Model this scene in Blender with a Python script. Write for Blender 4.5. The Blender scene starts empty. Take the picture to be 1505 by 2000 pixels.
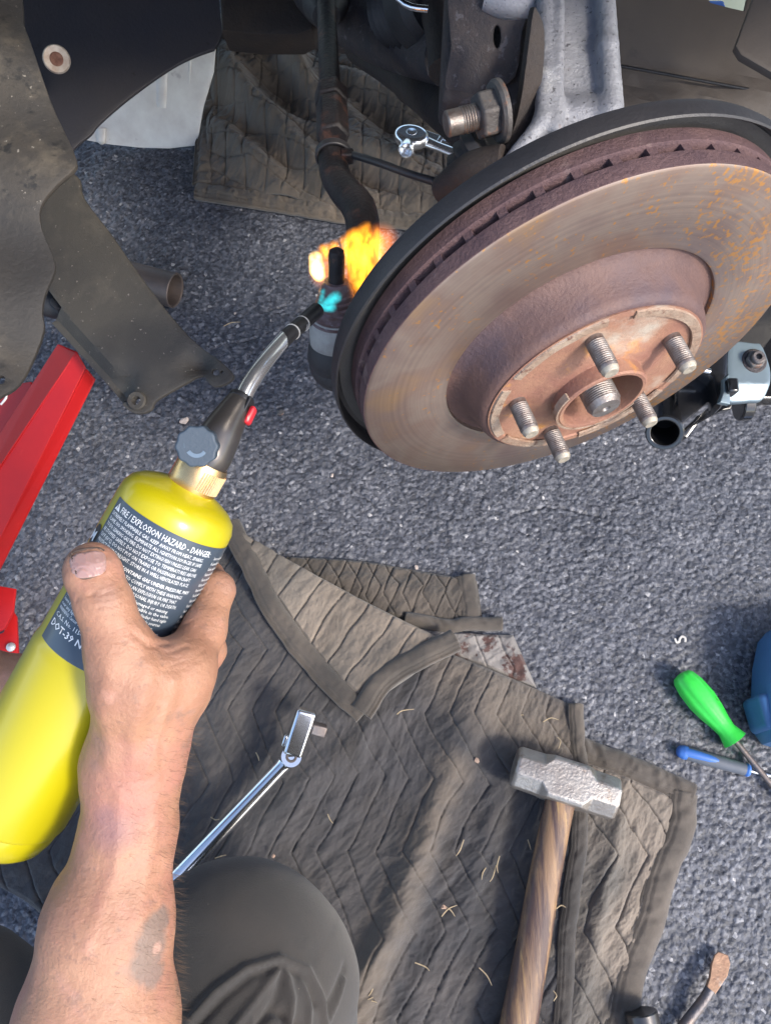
import bpy, bmesh, math, random
import numpy as np
from mathutils import Vector, Matrix
R = math.radians
random.seed(7); rng = np.random.default_rng(7)
S = bpy.context.scene
COL = S.collection

# ------------------------------------------------------------------ camera, sky, sun, exposure
FPX, CX, CY, H, TH = 1503.0, 752.5, 1000.0, 0.92, R(66)
cam = bpy.data.cameras.new('camera'); camo = bpy.data.objects.new('camera', cam); COL.objects.link(camo)
cam.sensor_fit = 'VERTICAL'; cam.sensor_height = 24; cam.lens = 24*FPX/2000
cam.clip_start = 0.02; cam.clip_end = 900
camo.location = (0, 0, H); camo.rotation_euler = (math.pi/2-TH, 0, 0)
S.camera = camo
SUN_EL, SUN_AZ = R(42), R(-38)            # azimuth measured from +X towards +Y
sdir = Vector((math.cos(SUN_EL)*math.cos(SUN_AZ), math.cos(SUN_EL)*math.sin(SUN_AZ), math.sin(SUN_EL)))
W_ = bpy.data.worlds.new('World'); S.world = W_; W_.use_nodes = True
nt = W_.node_tree; nt.nodes.clear()
sky = nt.nodes.new('ShaderNodeTexSky'); sky.sky_type = 'NISHITA'; sky.sun_disc = False
sky.sun_elevation = SUN_EL; sky.sun_rotation = math.atan2(sdir.x, sdir.y)
sky.dust_density = 2.0
bg = nt.nodes.new('ShaderNodeBackground'); bg.inputs[1].default_value = 0.15
wo = nt.nodes.new('ShaderNodeOutputWorld'); nt.links.new(sky.outputs[0], bg.inputs[0]); nt.links.new(bg.outputs[0], wo.inputs[0])
sl = bpy.data.lights.new('sun', 'SUN'); sl.energy = 1.5; sl.angle = R(10); sl.color = (1, .92, .80)
so = bpy.data.objects.new('sun', sl); COL.objects.link(so); so.rotation_euler = sdir.to_track_quat('Z', 'Y').to_euler()
S.view_settings.view_transform = 'Standard'; S.view_settings.look = 'None'
S.view_settings.exposure = 1.32; S.view_settings.gamma = 1; S.view_settings.use_curve_mapping = False
S.cycles.use_denoising = True; S.cycles.max_bounces = 6; S.cycles.volume_bounces = 0
S.cycles.sample_clamp_indirect = 6; S.cycles.volume_step_rate = 1.0

# ------------------------------------------------------------------ where a pixel lies in the place
CP = np.array([0, 0, H]); RI = np.array([1., 0, 0])
FW = np.array([0, math.cos(TH), -math.sin(TH)]); UP = np.array([0, math.sin(TH), math.cos(TH)])
def ray(px, py): return (px-CX)/FPX*RI-(py-CY)/FPX*UP+FW
def W(px, py, d): return CP+d*ray(px, py)                     # point at a depth in front of the lens
def G(px, py, z=0.0):                                        # point at a height above the ground
    r = ray(px, py); return CP+r*((z-H)/r[2])
def onplane(px, py, o, n):
    r = ray(px, py); return CP+r*(np.dot(o-CP, n)/np.dot(r, n))
def nrm(v): v = np.asarray(v, float); return v/np.linalg.norm(v)
def frame(o, z, x=None):
    z = nrm(z)
    if x is None: x = (1, 0, 0) if abs(z[0]) < .9 else (0, 1, 0)
    x = np.asarray(x, float); x = nrm(x-z*np.dot(x, z)); y = np.cross(z, x)
    return Matrix([[x[0], y[0], z[0], o[0]], [x[1], y[1], z[1], o[1]], [x[2], y[2], z[2], o[2]], [0, 0, 0, 1]])

# ------------------------------------------------------------------ noise in numpy
def _h(ix, iy, s):
    n = (ix.astype(np.int64)*374761393+iy.astype(np.int64)*668265263+s*974634777) & 0xffffffff
    n = ((n ^ (n >> 13))*1274126177) & 0xffffffff
    return ((n ^ (n >> 16)) & 0xffff)/65535.0
def vn(x, y, s=0):
    x = np.asarray(x, float); y = np.asarray(y, float)
    ix, iy = np.floor(x), np.floor(y); fx, fy = x-ix, y-iy
    fx = fx*fx*(3-2*fx); fy = fy*fy*(3-2*fy)
    a, b, c, d = _h(ix, iy, s), _h(ix+1, iy, s), _h(ix, iy+1, s), _h(ix+1, iy+1, s)
    return (a*(1-fx)+b*fx)*(1-fy)+(c*(1-fx)+d*fx)*fy
def gn(x, y, s=0):
    x, y = np.asarray(x, float)*.8+np.asarray(y, float)*.6+s*3.7, np.asarray(y, float)*.8-np.asarray(x, float)*.6+s*1.9
    ix, iy = np.floor(x), np.floor(y); fx, fy = x-ix, y-iy
    ux = fx**3*(fx*(fx*6-15)+10); uy = fy**3*(fy*(fy*6-15)+10)
    def g(i, j): a = _h(ix+i, iy+j, s)*2*math.pi; return np.cos(a)*(fx-i)+np.sin(a)*(fy-j)
    return (g(0, 0)*(1-ux)+g(1, 0)*ux)*(1-uy)+(g(0, 1)*(1-ux)+g(1, 1)*ux)*uy
def fbm(x, y, s=0, o=4):
    t = 0; a = .62
    for k in range(o): t = t+a*gn(np.asarray(x)*2**k, np.asarray(y)*2**k, s+k); a *= .5
    return t
def worley(x, y, s=0):
    ix, iy = np.floor(x), np.floor(y); best = np.full(x.shape, 9.); sec = best.copy(); hid = np.zeros(x.shape); tx = hid.copy(); ty = hid.copy()
    for i in (-1, 0, 1):
        for j in (-1, 0, 1):
            cx, cy = ix+i, iy+j
            px = cx+_h(cx, cy, s); py = cy+_h(cx, cy, s+1)
            d = np.hypot(x-px, y-py); m = d < best
            sec = np.where(m, best, np.minimum(sec, d)); best = np.where(m, d, best)
            hid = np.where(m, _h(cx, cy, s+2), hid); tx = np.where(m, x-px, tx); ty = np.where(m, y-py, ty)
    return best, sec, hid, tx, ty

# ------------------------------------------------------------------ materials
def mat(name, c1, c2=None, scale=20, rough=.6, metal=0, bump=0, bscale=None, rvar=0, spots=None, layers=(), det=6, spec=.5, coat=0, sheen=0, coords='Object', stretch=None, sss=0, lo=.35, hi=.65, bdist=.002):
    m = bpy.data.materials.new(name); m.use_nodes = True; N = m.node_tree.nodes; L = m.node_tree.links
    b = N['Principled BSDF']
    tc = N.new('ShaderNodeTexCoord'); vec = tc.outputs[coords]
    if stretch:
        mp = N.new('ShaderNodeMapping'); mp.inputs['Scale'].default_value = stretch; L.new(vec, mp.inputs[0]); vec = mp.outputs[0]
    def noise(sc, d=det, ro=.6):
        n = N.new('ShaderNodeTexNoise'); n.inputs['Scale'].default_value = sc; n.inputs['Detail'].default_value = d; n.inputs['Roughness'].default_value = ro; L.new(vec, n.inputs['Vector']); return n.outputs[0]
    def ramp(f, a, z):
        r = N.new('ShaderNodeMapRange'); r.inputs[1].default_value = a; r.inputs[2].default_value = z; L.new(f, r.inputs[0]); return r.outputs[0]
    def mix(f, a, c):
        x = N.new('ShaderNodeMix'); x.data_type = 'RGBA'; L.new(f, x.inputs[0])
        for s, v in ((x.inputs[6], a), (x.inputs[7], c)):
            if hasattr(v, 'is_output'): L.new(v, s)
            else: s.default_value = (*v, 1)
        return x.outputs[2]
    n0 = noise(scale)
    col = mix(ramp(n0, lo, hi), c1, c2 or tuple(c*.7 for c in c1))
    for (c, sc, a, z) in layers: col = mix(ramp(noise(sc), a, z), col, c)
    L.new(col, b.inputs['Base Color'])
    b.inputs['Metallic'].default_value = metal; b.inputs['Roughness'].default_value = rough
    b.inputs['Specular IOR Level'].default_value = spec
    b.inputs['Coat Weight'].default_value = coat; b.inputs['Coat Roughness'].default_value = .15
    if sheen: b.inputs['Sheen Weight'].default_value = sheen; b.inputs['Sheen Roughness'].default_value = .6
    if sss:
        b.inputs['Subsurface Weight'].default_value = sss; b.inputs['Subsurface Radius'].default_value = (1, .35, .2); b.inputs['Subsurface Scale'].default_value = .006
    if rvar:
        r = N.new('ShaderNodeMapRange'); r.inputs[3].default_value = rough-rvar; r.inputs[4].default_value = rough+rvar; L.new(noise(scale*1.7), r.inputs[0]); L.new(r.outputs[0], b.inputs['Roughness'])
    if bump:
        bp = N.new('ShaderNodeBump'); bp.inputs['Strength'].default_value = bump; bp.inputs['Distance'].default_value = bdist
        L.new(noise(bscale or scale*4, 8, .65), bp.inputs['Height']); L.new(bp.outputs[0], b.inputs['Normal'])
    m['x'] = 0
    return m
def nodes(m): return m.node_tree.nodes, m.node_tree.links, m.node_tree.nodes['Principled BSDF']
def near_mask(m, pts, rad, colour, soft=.35, nscale=90, namp=.5, strength=1.0):
    """mix a colour in round given places (world = object coordinates)"""
    N, L, b = nodes(m)
    tc = N.new('ShaderNodeTexCoord'); acc = None
    nz = N.new('ShaderNodeTexNoise'); nz.inputs['Scale'].default_value = nscale; nz.inputs['Detail'].default_value = 5; L.new(tc.outputs['Object'], nz.inputs['Vector'])
    for p, r in zip(pts, rad):
        d = N.new('ShaderNodeVectorMath'); d.operation = 'DISTANCE'; L.new(tc.outputs['Object'], d.inputs[0]); d.inputs[1].default_value = tuple(p)
        q = N.new('ShaderNodeMath'); q.operation = 'DIVIDE'; L.new(d.outputs['Value'], q.inputs[0]); q.inputs[1].default_value = r
        if acc is None: acc = q.outputs[0]
        else:
            mn = N.new('ShaderNodeMath'); mn.operation = 'MINIMUM'; L.new(acc, mn.inputs[0]); L.new(q.outputs[0], mn.inputs[1]); acc = mn.outputs[0]
    a = N.new('ShaderNodeMath'); a.operation = 'MULTIPLY_ADD'; L.new(nz.outputs[0], a.inputs[0]); a.inputs[1].default_value = namp*2; L.new(acc, a.inputs[2])
    mr = N.new('ShaderNodeMapRange'); mr.inputs[1].default_value = 1+namp+soft; mr.inputs[2].default_value = 1+namp-soft; mr.inputs[4].default_value = strength; L.new(a.outputs[0], mr.inputs[0])
    x = N.new('ShaderNodeMix'); x.data_type = 'RGBA'; L.new(mr.outputs[0], x.inputs[0])
    src = b.inputs['Base Color'].links[0].from_socket; L.new(src, x.inputs[6]); x.inputs[7].default_value = (*colour, 1); L.new(x.outputs[2], b.inputs['Base Color'])

def asphalt_mat():
    m = bpy.data.materials.new('asphalt'); m.use_nodes = True; N, L, b = nodes(m)
    tc = N.new('ShaderNodeTexCoord')
    def vor(sc):
        v = N.new('ShaderNodeTexVoronoi'); v.inputs['Scale'].default_value = sc; L.new(tc.outputs['Object'], v.inputs['Vector']); return v
    def noise(sc, d=6):
        v = N.new('ShaderNodeTexNoise'); v.inputs['Scale'].default_value = sc; v.inputs['Detail'].default_value = d; v.inputs['Roughness'].default_value = .65; L.new(tc.outputs['Object'], v.inputs['Vector']); return v
    def cr(f, st):
        r = N.new('ShaderNodeValToRGB'); e = r.color_ramp.elements; e[0].position, e[0].color = st[0][0], (*st[0][1], 1); e[1].position, e[1].color = st[-1][0], (*st[-1][1], 1)
        for p, c in st[1:-1]: k = e.new(p); k.color = (*c, 1)
        L.new(f, r.inputs[0]); return r.outputs[0]
    v1 = vor(250); sp = N.new('ShaderNodeSeparateColor'); L.new(v1.outputs['Color'], sp.inputs[0])
    c = cr(sp.outputs[0], [(0, (.046, .050, .062)), (.45, (.082, .089, .108)), (.9, (.140, .149, .172)), (.988, (.19, .20, .225)), (1, (.42, .42, .42))])  # top end of the ramp puts sparse glints into the colour
    n1 = noise(9); mx = N.new('ShaderNodeMix'); mx.data_type = 'RGBA'; mx.blend_type = 'MULTIPLY'; mx.inputs[0].default_value = 1
    L.new(c, mx.inputs[6]); L.new(cr(n1.outputs[0], [(.3, (.75, .75, .78)), (.7, (1.25, 1.22, 1.2))]), mx.inputs[7]); at = N.new('ShaderNodeAttribute'); at.attribute_name = 'stone'
    m2 = N.new('ShaderNodeMix'); m2.data_type = 'RGBA'; m2.blend_type = 'MULTIPLY'; m2.inputs[0].default_value = .62
    L.new(mx.outputs[2], m2.inputs[6]); L.new(cr(at.outputs['Fac'], [(0, (.48, .49, .53)), (.35, (.82, .84, .90)), (.8, (1.08, 1.09, 1.12)), (1, (1.75, 1.72, 1.68))]), m2.inputs[7]); L.new(m2.outputs[2], b.inputs['Base Color'])
    rr = N.new('ShaderNodeMapRange'); rr.inputs[3].default_value = .30; rr.inputs[4].default_value = .62; L.new(sp.outputs[1], rr.inputs[0]); L.new(rr.outputs[0], b.inputs['Roughness'])
    b.inputs['Specular IOR Level'].default_value = .6
    bp = N.new('ShaderNodeBump'); bp.inputs['Strength'].default_value = .8; bp.inputs['Distance'].default_value = .0011; L.new(noise(520, 6).outputs[0], bp.inputs['Height'])
    bp2 = N.new('ShaderNodeBump'); bp2.invert = True; bp2.inputs['Strength'].default_value = .5; bp2.inputs['Distance'].default_value = .0012; L.new(v1.outputs['Distance'], bp2.inputs['Height']); L.new(bp.outputs[0], bp2.inputs['Normal'])
    L.new(bp2.outputs[0], b.inputs['Normal'])
    return m
def rotor_face_mat():
    m = bpy.data.materials.new('worn_rotor_iron'); m.use_nodes = True; N, L, b = nodes(m)
    tc = N.new('ShaderNodeTexCoord')
    ln = N.new('ShaderNodeVectorMath'); ln.operation = 'LENGTH'; L.new(tc.outputs['Object'], ln.inputs[0])
    cx = N.new('ShaderNodeCombineXYZ'); L.new(ln.outputs['Value'], cx.inputs[0])
    ns = N.new('ShaderNodeTexNoise'); ns.inputs['Scale'].default_value = 420; ns.inputs['Detail'].default_value = 4; L.new(cx.outputs[0], ns.inputs['Vector'])
    n1 = N.new('ShaderNodeTexNoise'); n1.inputs['Scale'].default_value = 17; n1.inputs['Detail'].default_value = 5; L.new(tc.outputs['Object'], n1.inputs['Vector'])
    def cr(f, st):
        r = N.new('ShaderNodeValToRGB'); e = r.color_ramp.elements; e[0].position, e[0].color = st[0][0], (*st[0][1], 1); e[1].position, e[1].color = st[-1][0], (*st[-1][1], 1)
        for p, c in st[1:-1]: k = e.new(p); k.color = (*c, 1)
        L.new(f, r.inputs[0]); return r.outputs[0]
    def mix(f, a, c, bt='MIX'):
        x = N.new('ShaderNodeMix'); x.data_type = 'RGBA'; x.blend_type = bt
        if isinstance(f, float): x.inputs[0].default_value = f
        else: L.new(f, x.inputs[0])
        for s, v in ((x.inputs[6], a), (x.inputs[7], c)):
            if hasattr(v, 'is_output'): L.new(v, s)
            else: s.default_value = (*v, 1)
        return x.outputs[2]
    col = cr(n1.outputs[0], [(.3, (.20, .145, .135)), (.47, (.27, .215, .185)), (.55, (.24, .175, .15)), (.7, (.31, .205, .125))])
    col = mix(.42, col, cr(ns.outputs[0], [(.3, (.62, .62, .64)), (.7, (1.25, 1.2, 1.15))]), 'MULTIPLY')
    # flakes of orange rust, more towards +x side of the disc
    n2 = N.new('ShaderNodeTexNoise'); n2.inputs['Scale'].default_value = 240; n2.inputs['Detail'].default_value = 3; L.new(tc.outputs['Object'], n2.inputs['Vector'])
    n3 = N.new('ShaderNodeTexNoise'); n3.inputs['Scale'].default_value = 22; n3.inputs['Detail'].default_value = 3; L.new(tc.outputs['Object'], n3.inputs['Vector'])
    sx = N.new('ShaderNodeSeparateXYZ'); L.new(tc.outputs['Object'], sx.inputs[0])
    ad = N.new('ShaderNodeMath'); ad.operation = 'MULTIPLY_ADD'; L.new(sx.outputs[0], ad.inputs[0]); ad.inputs[1].default_value = .55; L.new(n2.outputs[0], ad.inputs[2])
    ad2 = N.new('ShaderNodeMath'); ad2.operation = 'MULTIPLY_ADD'; L.new(n3.outputs[0], ad2.inputs[0]); ad2.inputs[1].default_value = .5; L.new(ad.outputs[0], ad2.inputs[2])
    mr = N.new('ShaderNodeMapRange'); mr.inputs[1].default_value = .85; mr.inputs[2].default_value = .95; mr.inputs[4].default_value = .85; L.new(ad2.outputs[0], mr.inputs[0])
    col = mix(mr.outputs[0], col, (.46, .22, .06))
    L.new(col, b.inputs['Base Color'])
    b.inputs['Metallic'].default_value = .6; b.inputs['Roughness'].default_value = .36
    b.inputs['Anisotropic'].default_value = .75
    tg = N.new('ShaderNodeTangent'); tg.direction_type = 'RADIAL'; tg.axis = 'Z'; L.new(tg.outputs[0], b.inputs['Tangent'])
    bp = N.new('ShaderNodeBump'); bp.inputs['Strength'].default_value = .2; bp.inputs['Distance'].default_value = .0006; L.new(ns.outputs[0], bp.inputs['Height']); L.new(bp.outputs[0], b.inputs['Normal'])
    return m
def flame_mat(name, col, strength, nscale, pts, pw=1.3, stretch=(1, 1, .45), lo=.25, hi=.65):
    """gas that glows most at the heart of each tongue (place, radius) and thins out to nothing"""
    m = bpy.data.materials.new(name); m.use_nodes = True; N = m.node_tree.nodes; L = m.node_tree.links; N.clear()
    o = N.new('ShaderNodeOutputMaterial'); v = N.new('ShaderNodeVolumePrincipled')
    v.inputs['Density'].default_value = 0; v.inputs['Emission Color'].default_value = (*col, 1)
    tc = N.new('ShaderNodeTexCoord'); mp = N.new('ShaderNodeMapping'); mp.inputs['Scale'].default_value = stretch; L.new(tc.outputs['Object'], mp.inputs[0])
    n = N.new('ShaderNodeTexNoise'); n.inputs['Scale'].default_value = nscale; n.inputs['Detail'].default_value = 2; n.inputs['Distortion'].default_value = .8; L.new(mp.outputs[0], n.inputs['Vector'])
    mr = N.new('ShaderNodeMapRange'); mr.inputs[1].default_value = lo; mr.inputs[2].default_value = hi; mr.inputs[4].default_value = strength; L.new(n.outputs[0], mr.inputs[0])
    acc = None
    for p, r in pts:
        d = N.new('ShaderNodeVectorMath'); d.operation = 'DISTANCE'; L.new(tc.outputs['Object'], d.inputs[0]); d.inputs[1].default_value = tuple(p)
        q = N.new('ShaderNodeMath'); q.operation = 'DIVIDE'; L.new(d.outputs['Value'], q.inputs[0]); q.inputs[1].default_value = r
        if acc is None: acc = q.outputs[0]
        else: k = N.new('ShaderNodeMath'); k.operation = 'SMOOTH_MIN'; k.inputs[2].default_value = .35; L.new(acc, k.inputs[0]); L.new(q.outputs[0], k.inputs[1]); acc = k.outputs[0]
    iv = N.new('ShaderNodeMath'); iv.operation = 'SUBTRACT'; iv.use_clamp = True; iv.inputs[0].default_value = 1; L.new(acc, iv.inputs[1])
    pwn = N.new('ShaderNodeMath'); pwn.operation = 'POWER'; L.new(iv.outputs[0], pwn.inputs[0]); pwn.inputs[1].default_value = pw
    ml = N.new('ShaderNodeMath'); ml.operation = 'MULTIPLY'; L.new(pwn.outputs[0], ml.inputs[0]); L.new(mr.outputs[0], ml.inputs[1])
    L.new(ml.outputs[0], v.inputs['Emission Strength']); L.new(v.outputs[0], o.inputs['Volume'])
    return m

M = {}
M['asphalt'] = asphalt_mat()
M['rotor'] = rotor_face_mat()
M['rotor_edge'] = mat('purple_rust_edge', (.095, .055, .062), (.14, .082, .082), 60, .75, .1, .8, 400, layers=[((.25, .18, .17), 45, .6, .72)])
M['hat'] = mat('hat_rust', (.105, .062, .060), (.165, .095, .080), 22, .6, .15, .5, 300, layers=[((.10, .068, .078), 9, .5, .62)])
M['flange'] = mat('orange_rust_flange', (.27, .13, .095), (.36, .20, .13), 30, .6, .1, .5, 300, layers=[((.48, .23, .08), 38, .58, .68), ((.42, .36, .30), 16, .58, .7)])
M['pad'] = mat('worn_machined_pad', (.40, .31, .24), (.27, .17, .12), 55, .55, .15, .8, 260, layers=[((.20, .11, .08), 130, .58, .66)])
M['bore'] = mat('bore_metal', (.33, .25, .22), (.26, .17, .14), 40, .5, .4, .5, 300)
M['thread'] = mat('grey_thread_steel', (.30, .28, .27), (.20, .16, .145), 160, .42, .7, .3, 600)
M['thread_tip'] = mat('stud_tip', (.50, .46, .38), (.36, .31, .25), 120, .5, .4, .3, 600)
M['shield'] = mat('black_painted_steel', (.028, .028, .032), (.045, .042, .044), 12, .42, .1, .25, 300, rvar=.1)
M['shield_in'] = mat('dusty_shield_plate', (.10, .095, .09), (.07, .065, .065), 14, .6, .1, .3, 300)
M['alu'] = mat('weathered_cast_knuckle', (.36, .37, .41), (.22, .23, .27), 18, .5, .3, .7, 300, layers=[((.09, .09, .105), 260, .60, .68), ((.50, .50, .50), 11, .55, .7), ((.20, .12, .09), 34, .66, .74)])
M['darksteel'] = mat('dark_rusty_steel', (.045, .042, .05), (.075, .062, .062), 40, .65, .2, .8, 300, layers=[((.13, .12, .13), 100, .6, .66)])
M['brownsteel'] = mat('brown_rusty_steel', (.045, .034, .030), (.028, .024, .026), 25, .7, .1, .7, 250)
M['tierod'] = mat('tie_rod_steel', (.032, .024, .025), (.018, .016, .018), 40, .5, .3, .6, 260, layers=[((.09, .045, .035), 60, .55, .66)])
M['joint'] = mat('heated_joint_steel', (.13, .075, .07), (.20, .15, .16), 90, .5, .4, .6, 400, stretch=(1, 1, 3), layers=[((.35, .38, .42), 80, .62, .7)])
M['housing'] = mat('pale_cast_housing', (.40, .39, .37), (.27, .25, .24), 60, .65, .15, .6, 250)
M['rubber'] = mat('black_rubber', (.022, .022, .025), (.035, .033, .036), 20, .55, 0, .3, 200)
M['nut'] = mat('greyed_nut', (.15, .145, .145), (.10, .09, .09), 60, .6, .35, .5, 300, layers=[((.30, .15, .09), 70, .6, .7)])
M['liner'] = mat('dark_arch_liner', (.022, .024, .034), (.034, .032, .036), 6, .55, 0, .35, 260, layers=[((.018, .018, .02), 90, .67, .70)])
M['liner_dust'] = mat('dusty_plastic', (.055, .047, .038), (.026, .026, .028), 11, .7, 0, .5, 180, layers=[((.10, .085, .065), 26, .52, .70), ((.018, .018, .018), 60, .60, .68), ((.22, .2, .17), 190, .66, .70), ((.030, .028, .027), 5, .48, .6)])
M['splash'] = mat('grey_splash_plastic', (.058, .052, .044), (.044, .041, .037), 9, .62, 0, .4, 500, layers=[((.09, .08, .065), 30, .50, .74), ((.035, .032, .03), 7, .5, .62), ((.20, .18, .16), 230, .665, .69)])
M['washer'] = mat('dull_washer', (.42, .38, .34), (.3, .24, .2), 120, .5, .4, .3, 400)
M['rustbolt'] = mat('rusty_bolt', (.12, .05, .035), (.2, .1, .07), 150, .7, .1, .6, 500)
M['body'] = mat('taupe_body_panel', (.15, .125, .105), (.115, .10, .09), 7, .5, 0, .25, 200, layers=[((.04, .038, .04), 13, .62, .75)])
M['white_sheet'] = mat('dirty_white_sheet', (.74, .72, .67), (.60, .56, .52), 22, .45, .1, .3, 60, layers=[((.30, .26, .26), 30, .62, .72)])
M['red'] = mat('red_painted_steel', (.50, .014, .014), (.40, .012, .016), 8, .42, 0, .12, 120, spec=.3, coat=.05, layers=[((.62, .06, .04), 60, .68, .8)])
M['yellow'] = mat('yellow_cylinder_paint', (.47, .41, .004), (.43, .37, .004), 6, .32, 0, .06, 60, coat=.5, layers=[((.40, .34, .03), 190, .72, .76), ((.54, .44, .005), 3, .45, .7), ((.16, .14, .08), 70, .735, .75)], rvar=.1)
M['label'] = mat('slate_label_print', (.040, .060, .088), (.046, .066, .094), 5, .36, 0, 0, coat=.4)
M['ink'] = mat('white_print', (.80, .82, .84), (.74, .78, .82), 40, .4, 0, 0)
M['ink_black'] = mat('black_print', (.02, .02, .024), (.03, .03, .03), 40, .4, 0, 0)
M['brass'] = mat('brass', (.86, .60, .30), (.80, .50, .22), 30, .26, 1, .1, 300)
M['torch_body'] = mat('gunmetal_torch_body', (.085, .09, .10), (.11, .10, .095), 8, .28, .75, .05, 200)
M['knob'] = mat('slate_blue_knob', (.045, .066, .095), (.040, .060, .085), 12, .55, 0, .15, 500)
M['knob_mark'] = mat('light_blue_mark', (.12, .17, .23), (.10, .15, .21), 12, .5, 0, .1, 500)
M['chrome'] = mat('chrome', (.80, .81, .83), (.72, .73, .76), 15, .17, 1, .05, 90)
M['satin'] = mat('satin_chrome', (.84, .85, .87), (.82, .83, .85), 30, .20, .92, .02, 60)
M['tip'] = mat('black_burner_tip', (.03, .03, .034), (.02, .02, .022), 60, .38, .5, .1, 300)
M['redplastic'] = mat('red_plastic', (.55, .02, .03), (.5, .02, .03), 20, .35)
M['blackpaint'] = mat('gloss_black_paint', (.014, .015, .018), (.02, .02, .022), 20, .16, .1, .1, 120, coat=.6)
M['zinc'] = mat('blue_zinc_plate', (.20, .26, .29), (.17, .22, .26), 9, .4, .45, .08, 200)
M['hammer'] = mat('worn_hammer_steel', (.44, .42, .40), (.30, .27, .25), 30, .42, .8, .5, 260, layers=[((.17, .12, .09), 45, .58, .72)], rvar=.12)
M['greensd'] = mat('green_handle_plastic', (.05, .70, .08), (.04, .62, .07), 30, .38, 0, .15, 260, coat=.2, layers=[((.06, .18, .05), 75, .64, .72)])
M['bluepl'] = mat('blue_grip', (.05, .16, .50), (.04, .13, .42), 30, .45, 0, .1, 200)
M['greypl'] = mat('grey_grip', (.10, .115, .145), (.085, .10, .125), 30, .6, 0, .2, 300)
M['case'] = mat('blue_case_plastic', (.055, .16, .36), (.045, .13, .30), 14, .45, 0, .1, 200)
M['pry'] = mat('rusty_pry_tip', (.42, .26, .17), (.30, .17, .11), 70, .55, .4, .5, 300, layers=[((.5, .42, .36), 35, .6, .7)])
M['prybar'] = mat('dark_blade_steel', (.13, .13, .145), (.20, .16, .14), 60, .45, .7, .4, 300)
M['pebble'] = mat('pale_pebble', (.55, .48, .44), (.42, .34, .30), 150, .8, 0, .6, 400)
M['straw'] = mat('dry_straw', (.50, .40, .26), (.40, .31, .19), 150, .8)
M['leafbit'] = mat('dry_leaf_bit', (.46, .33, .26), (.36, .24, .18), 150, .85, 0, .4, 500)
M['nail'] = mat('nail', (.38, .235, .215), (.33, .20, .18), 60, .32, 0, .1, 300, sss=.2, coat=.2)
M['grime'] = mat('nail_grime', (.06, .04, .035), (.10, .07, .055), 200, .8)
M['trouser'] = mat('dark_trouser_jersey', (.034, .028, .024), (.024, .022, .021), 12, .88, 0, .6, 900, sheen=.18, layers=[((.016, .015, .015), 30, .55, .75), ((.22, .19, .16), 330, .715, .735)], bdist=.0010)
M['pipe'] = mat('brown_grey_pipe', (.15, .115, .10), (.10, .085, .08), 20, .5, .5, .2, 200)
M['car_paint'] = mat('dark_car_paint', (.03, .034, .045), (.028, .032, .042), 5, .3, .2, 0, coat=.6)
M['void'] = mat('hollow_shade', (.012, .012, .013), (.016, .015, .015), 20, .9)  # near-black colour painted as the shade inside openings
M['green_pale'] = mat('pale_green', (.55, .62, .50), (.50, .56, .44), 12, .5)
M['bluebin'] = mat('blue_gloss', (.03, .13, .60), (.04, .16, .55), 14, .25, 0, 0)
M['tape'] = mat('silver_line', (.7, .7, .68), (.6, .6, .6), 50, .4, .6)

def fabric(name, a, b_, stain=None, st=(.60, .72), ss=18):
    m = mat(name, a, b_, 9, .92, 0, .7, 700, sheen=.2, layers=[(tuple(x*.60 for x in a), 24, .52, .70), (tuple(min(1, x*1.5) for x in a), 5, .46, .68), (tuple(x*.7 for x in b_), 7, .5, .66), (tuple(min(1, x*1.9) for x in a), 420, .70, .76)] + ([(stain, ss, *st)] if stain else []), bdist=.0012)
    return m
M['quilt_dark'] = fabric('dark_quilt_cloth', (.052, .047, .046), (.040, .041, .048))
M['quilt_brown'] = fabric('brown_quilt_cloth', (.125, .098, .074), (.085, .072, .060))
M['quilt_under'] = fabric('pale_quilt_underside', (.165, .135, .107), (.125, .112, .098), (.13, .10, .08), (.67, .70), 60)
M['quilt_stained'] = fabric('stained_pale_cloth', (.20, .185, .175), (.15, .14, .14), (.075, .035, .03), (.53, .57), 26)
M['hem'] = fabric('hem_binding_cloth', (.074, .061, .050), (.052, .046, .042))
M['stitch'] = mat('stitching_thread', (.03, .028, .028), (.04, .036, .034), 80, .9)

# ------------------------------------------------------------------ object helpers
MW = {}
def link(o, parent=None, mw=None):
    COL.objects.link(o); mw = mw or Matrix.Identity(4)
    if parent is not None:
        o.parent = parent; o.matrix_parent_inverse = MW[parent.name].inverted()
    o.matrix_basis = mw; MW[o.name] = mw.copy(); return o
def tag(o, label=None, cat=None, group=None, kind=None):
    for k, v in (('label', label), ('category', cat), ('group', group), ('kind', kind)):
        if v: o[k] = v
    return o
def thing(name, loc, label, cat, group=None):
    o = bpy.data.objects.new(name, None); o.empty_display_size = .02
    link(o, None, Matrix.Translation(Vector(loc))); return tag(o, label, cat, group)
def finish(me, m, smooth=True, angle=35):
    if m: me.materials.append(M[m] if isinstance(m, str) else m)
    if smooth:
        me.polygons.foreach_set('use_smooth', [True]*len(me.polygons))
        if angle: me.set_sharp_from_angle(angle=R(angle))
    me.update(); return me
def mesh_np(name, v, f, m, parent=None, mw=None, smooth=True, angle=None, label=None):
    me = bpy.data.meshes.new(name); v = np.asarray(v, np.float32); f = np.asarray(f, np.int32)
    me.vertices.add(len(v)); me.vertices.foreach_set('co', v.ravel())
    k = f.shape[1]; me.loops.add(f.size); me.polygons.add(len(f))
    me.loops.foreach_set('vertex_index', f.ravel())
    me.polygons.foreach_set('loop_start', np.arange(len(f), dtype=np.int32)*k)
    me.update(calc_edges=True); me.validate()
    finish(me, m, smooth, angle)
    o = bpy.data.objects.new(name, me); link(o, parent, mw)
    if label: o['label'] = label
    return o
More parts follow.
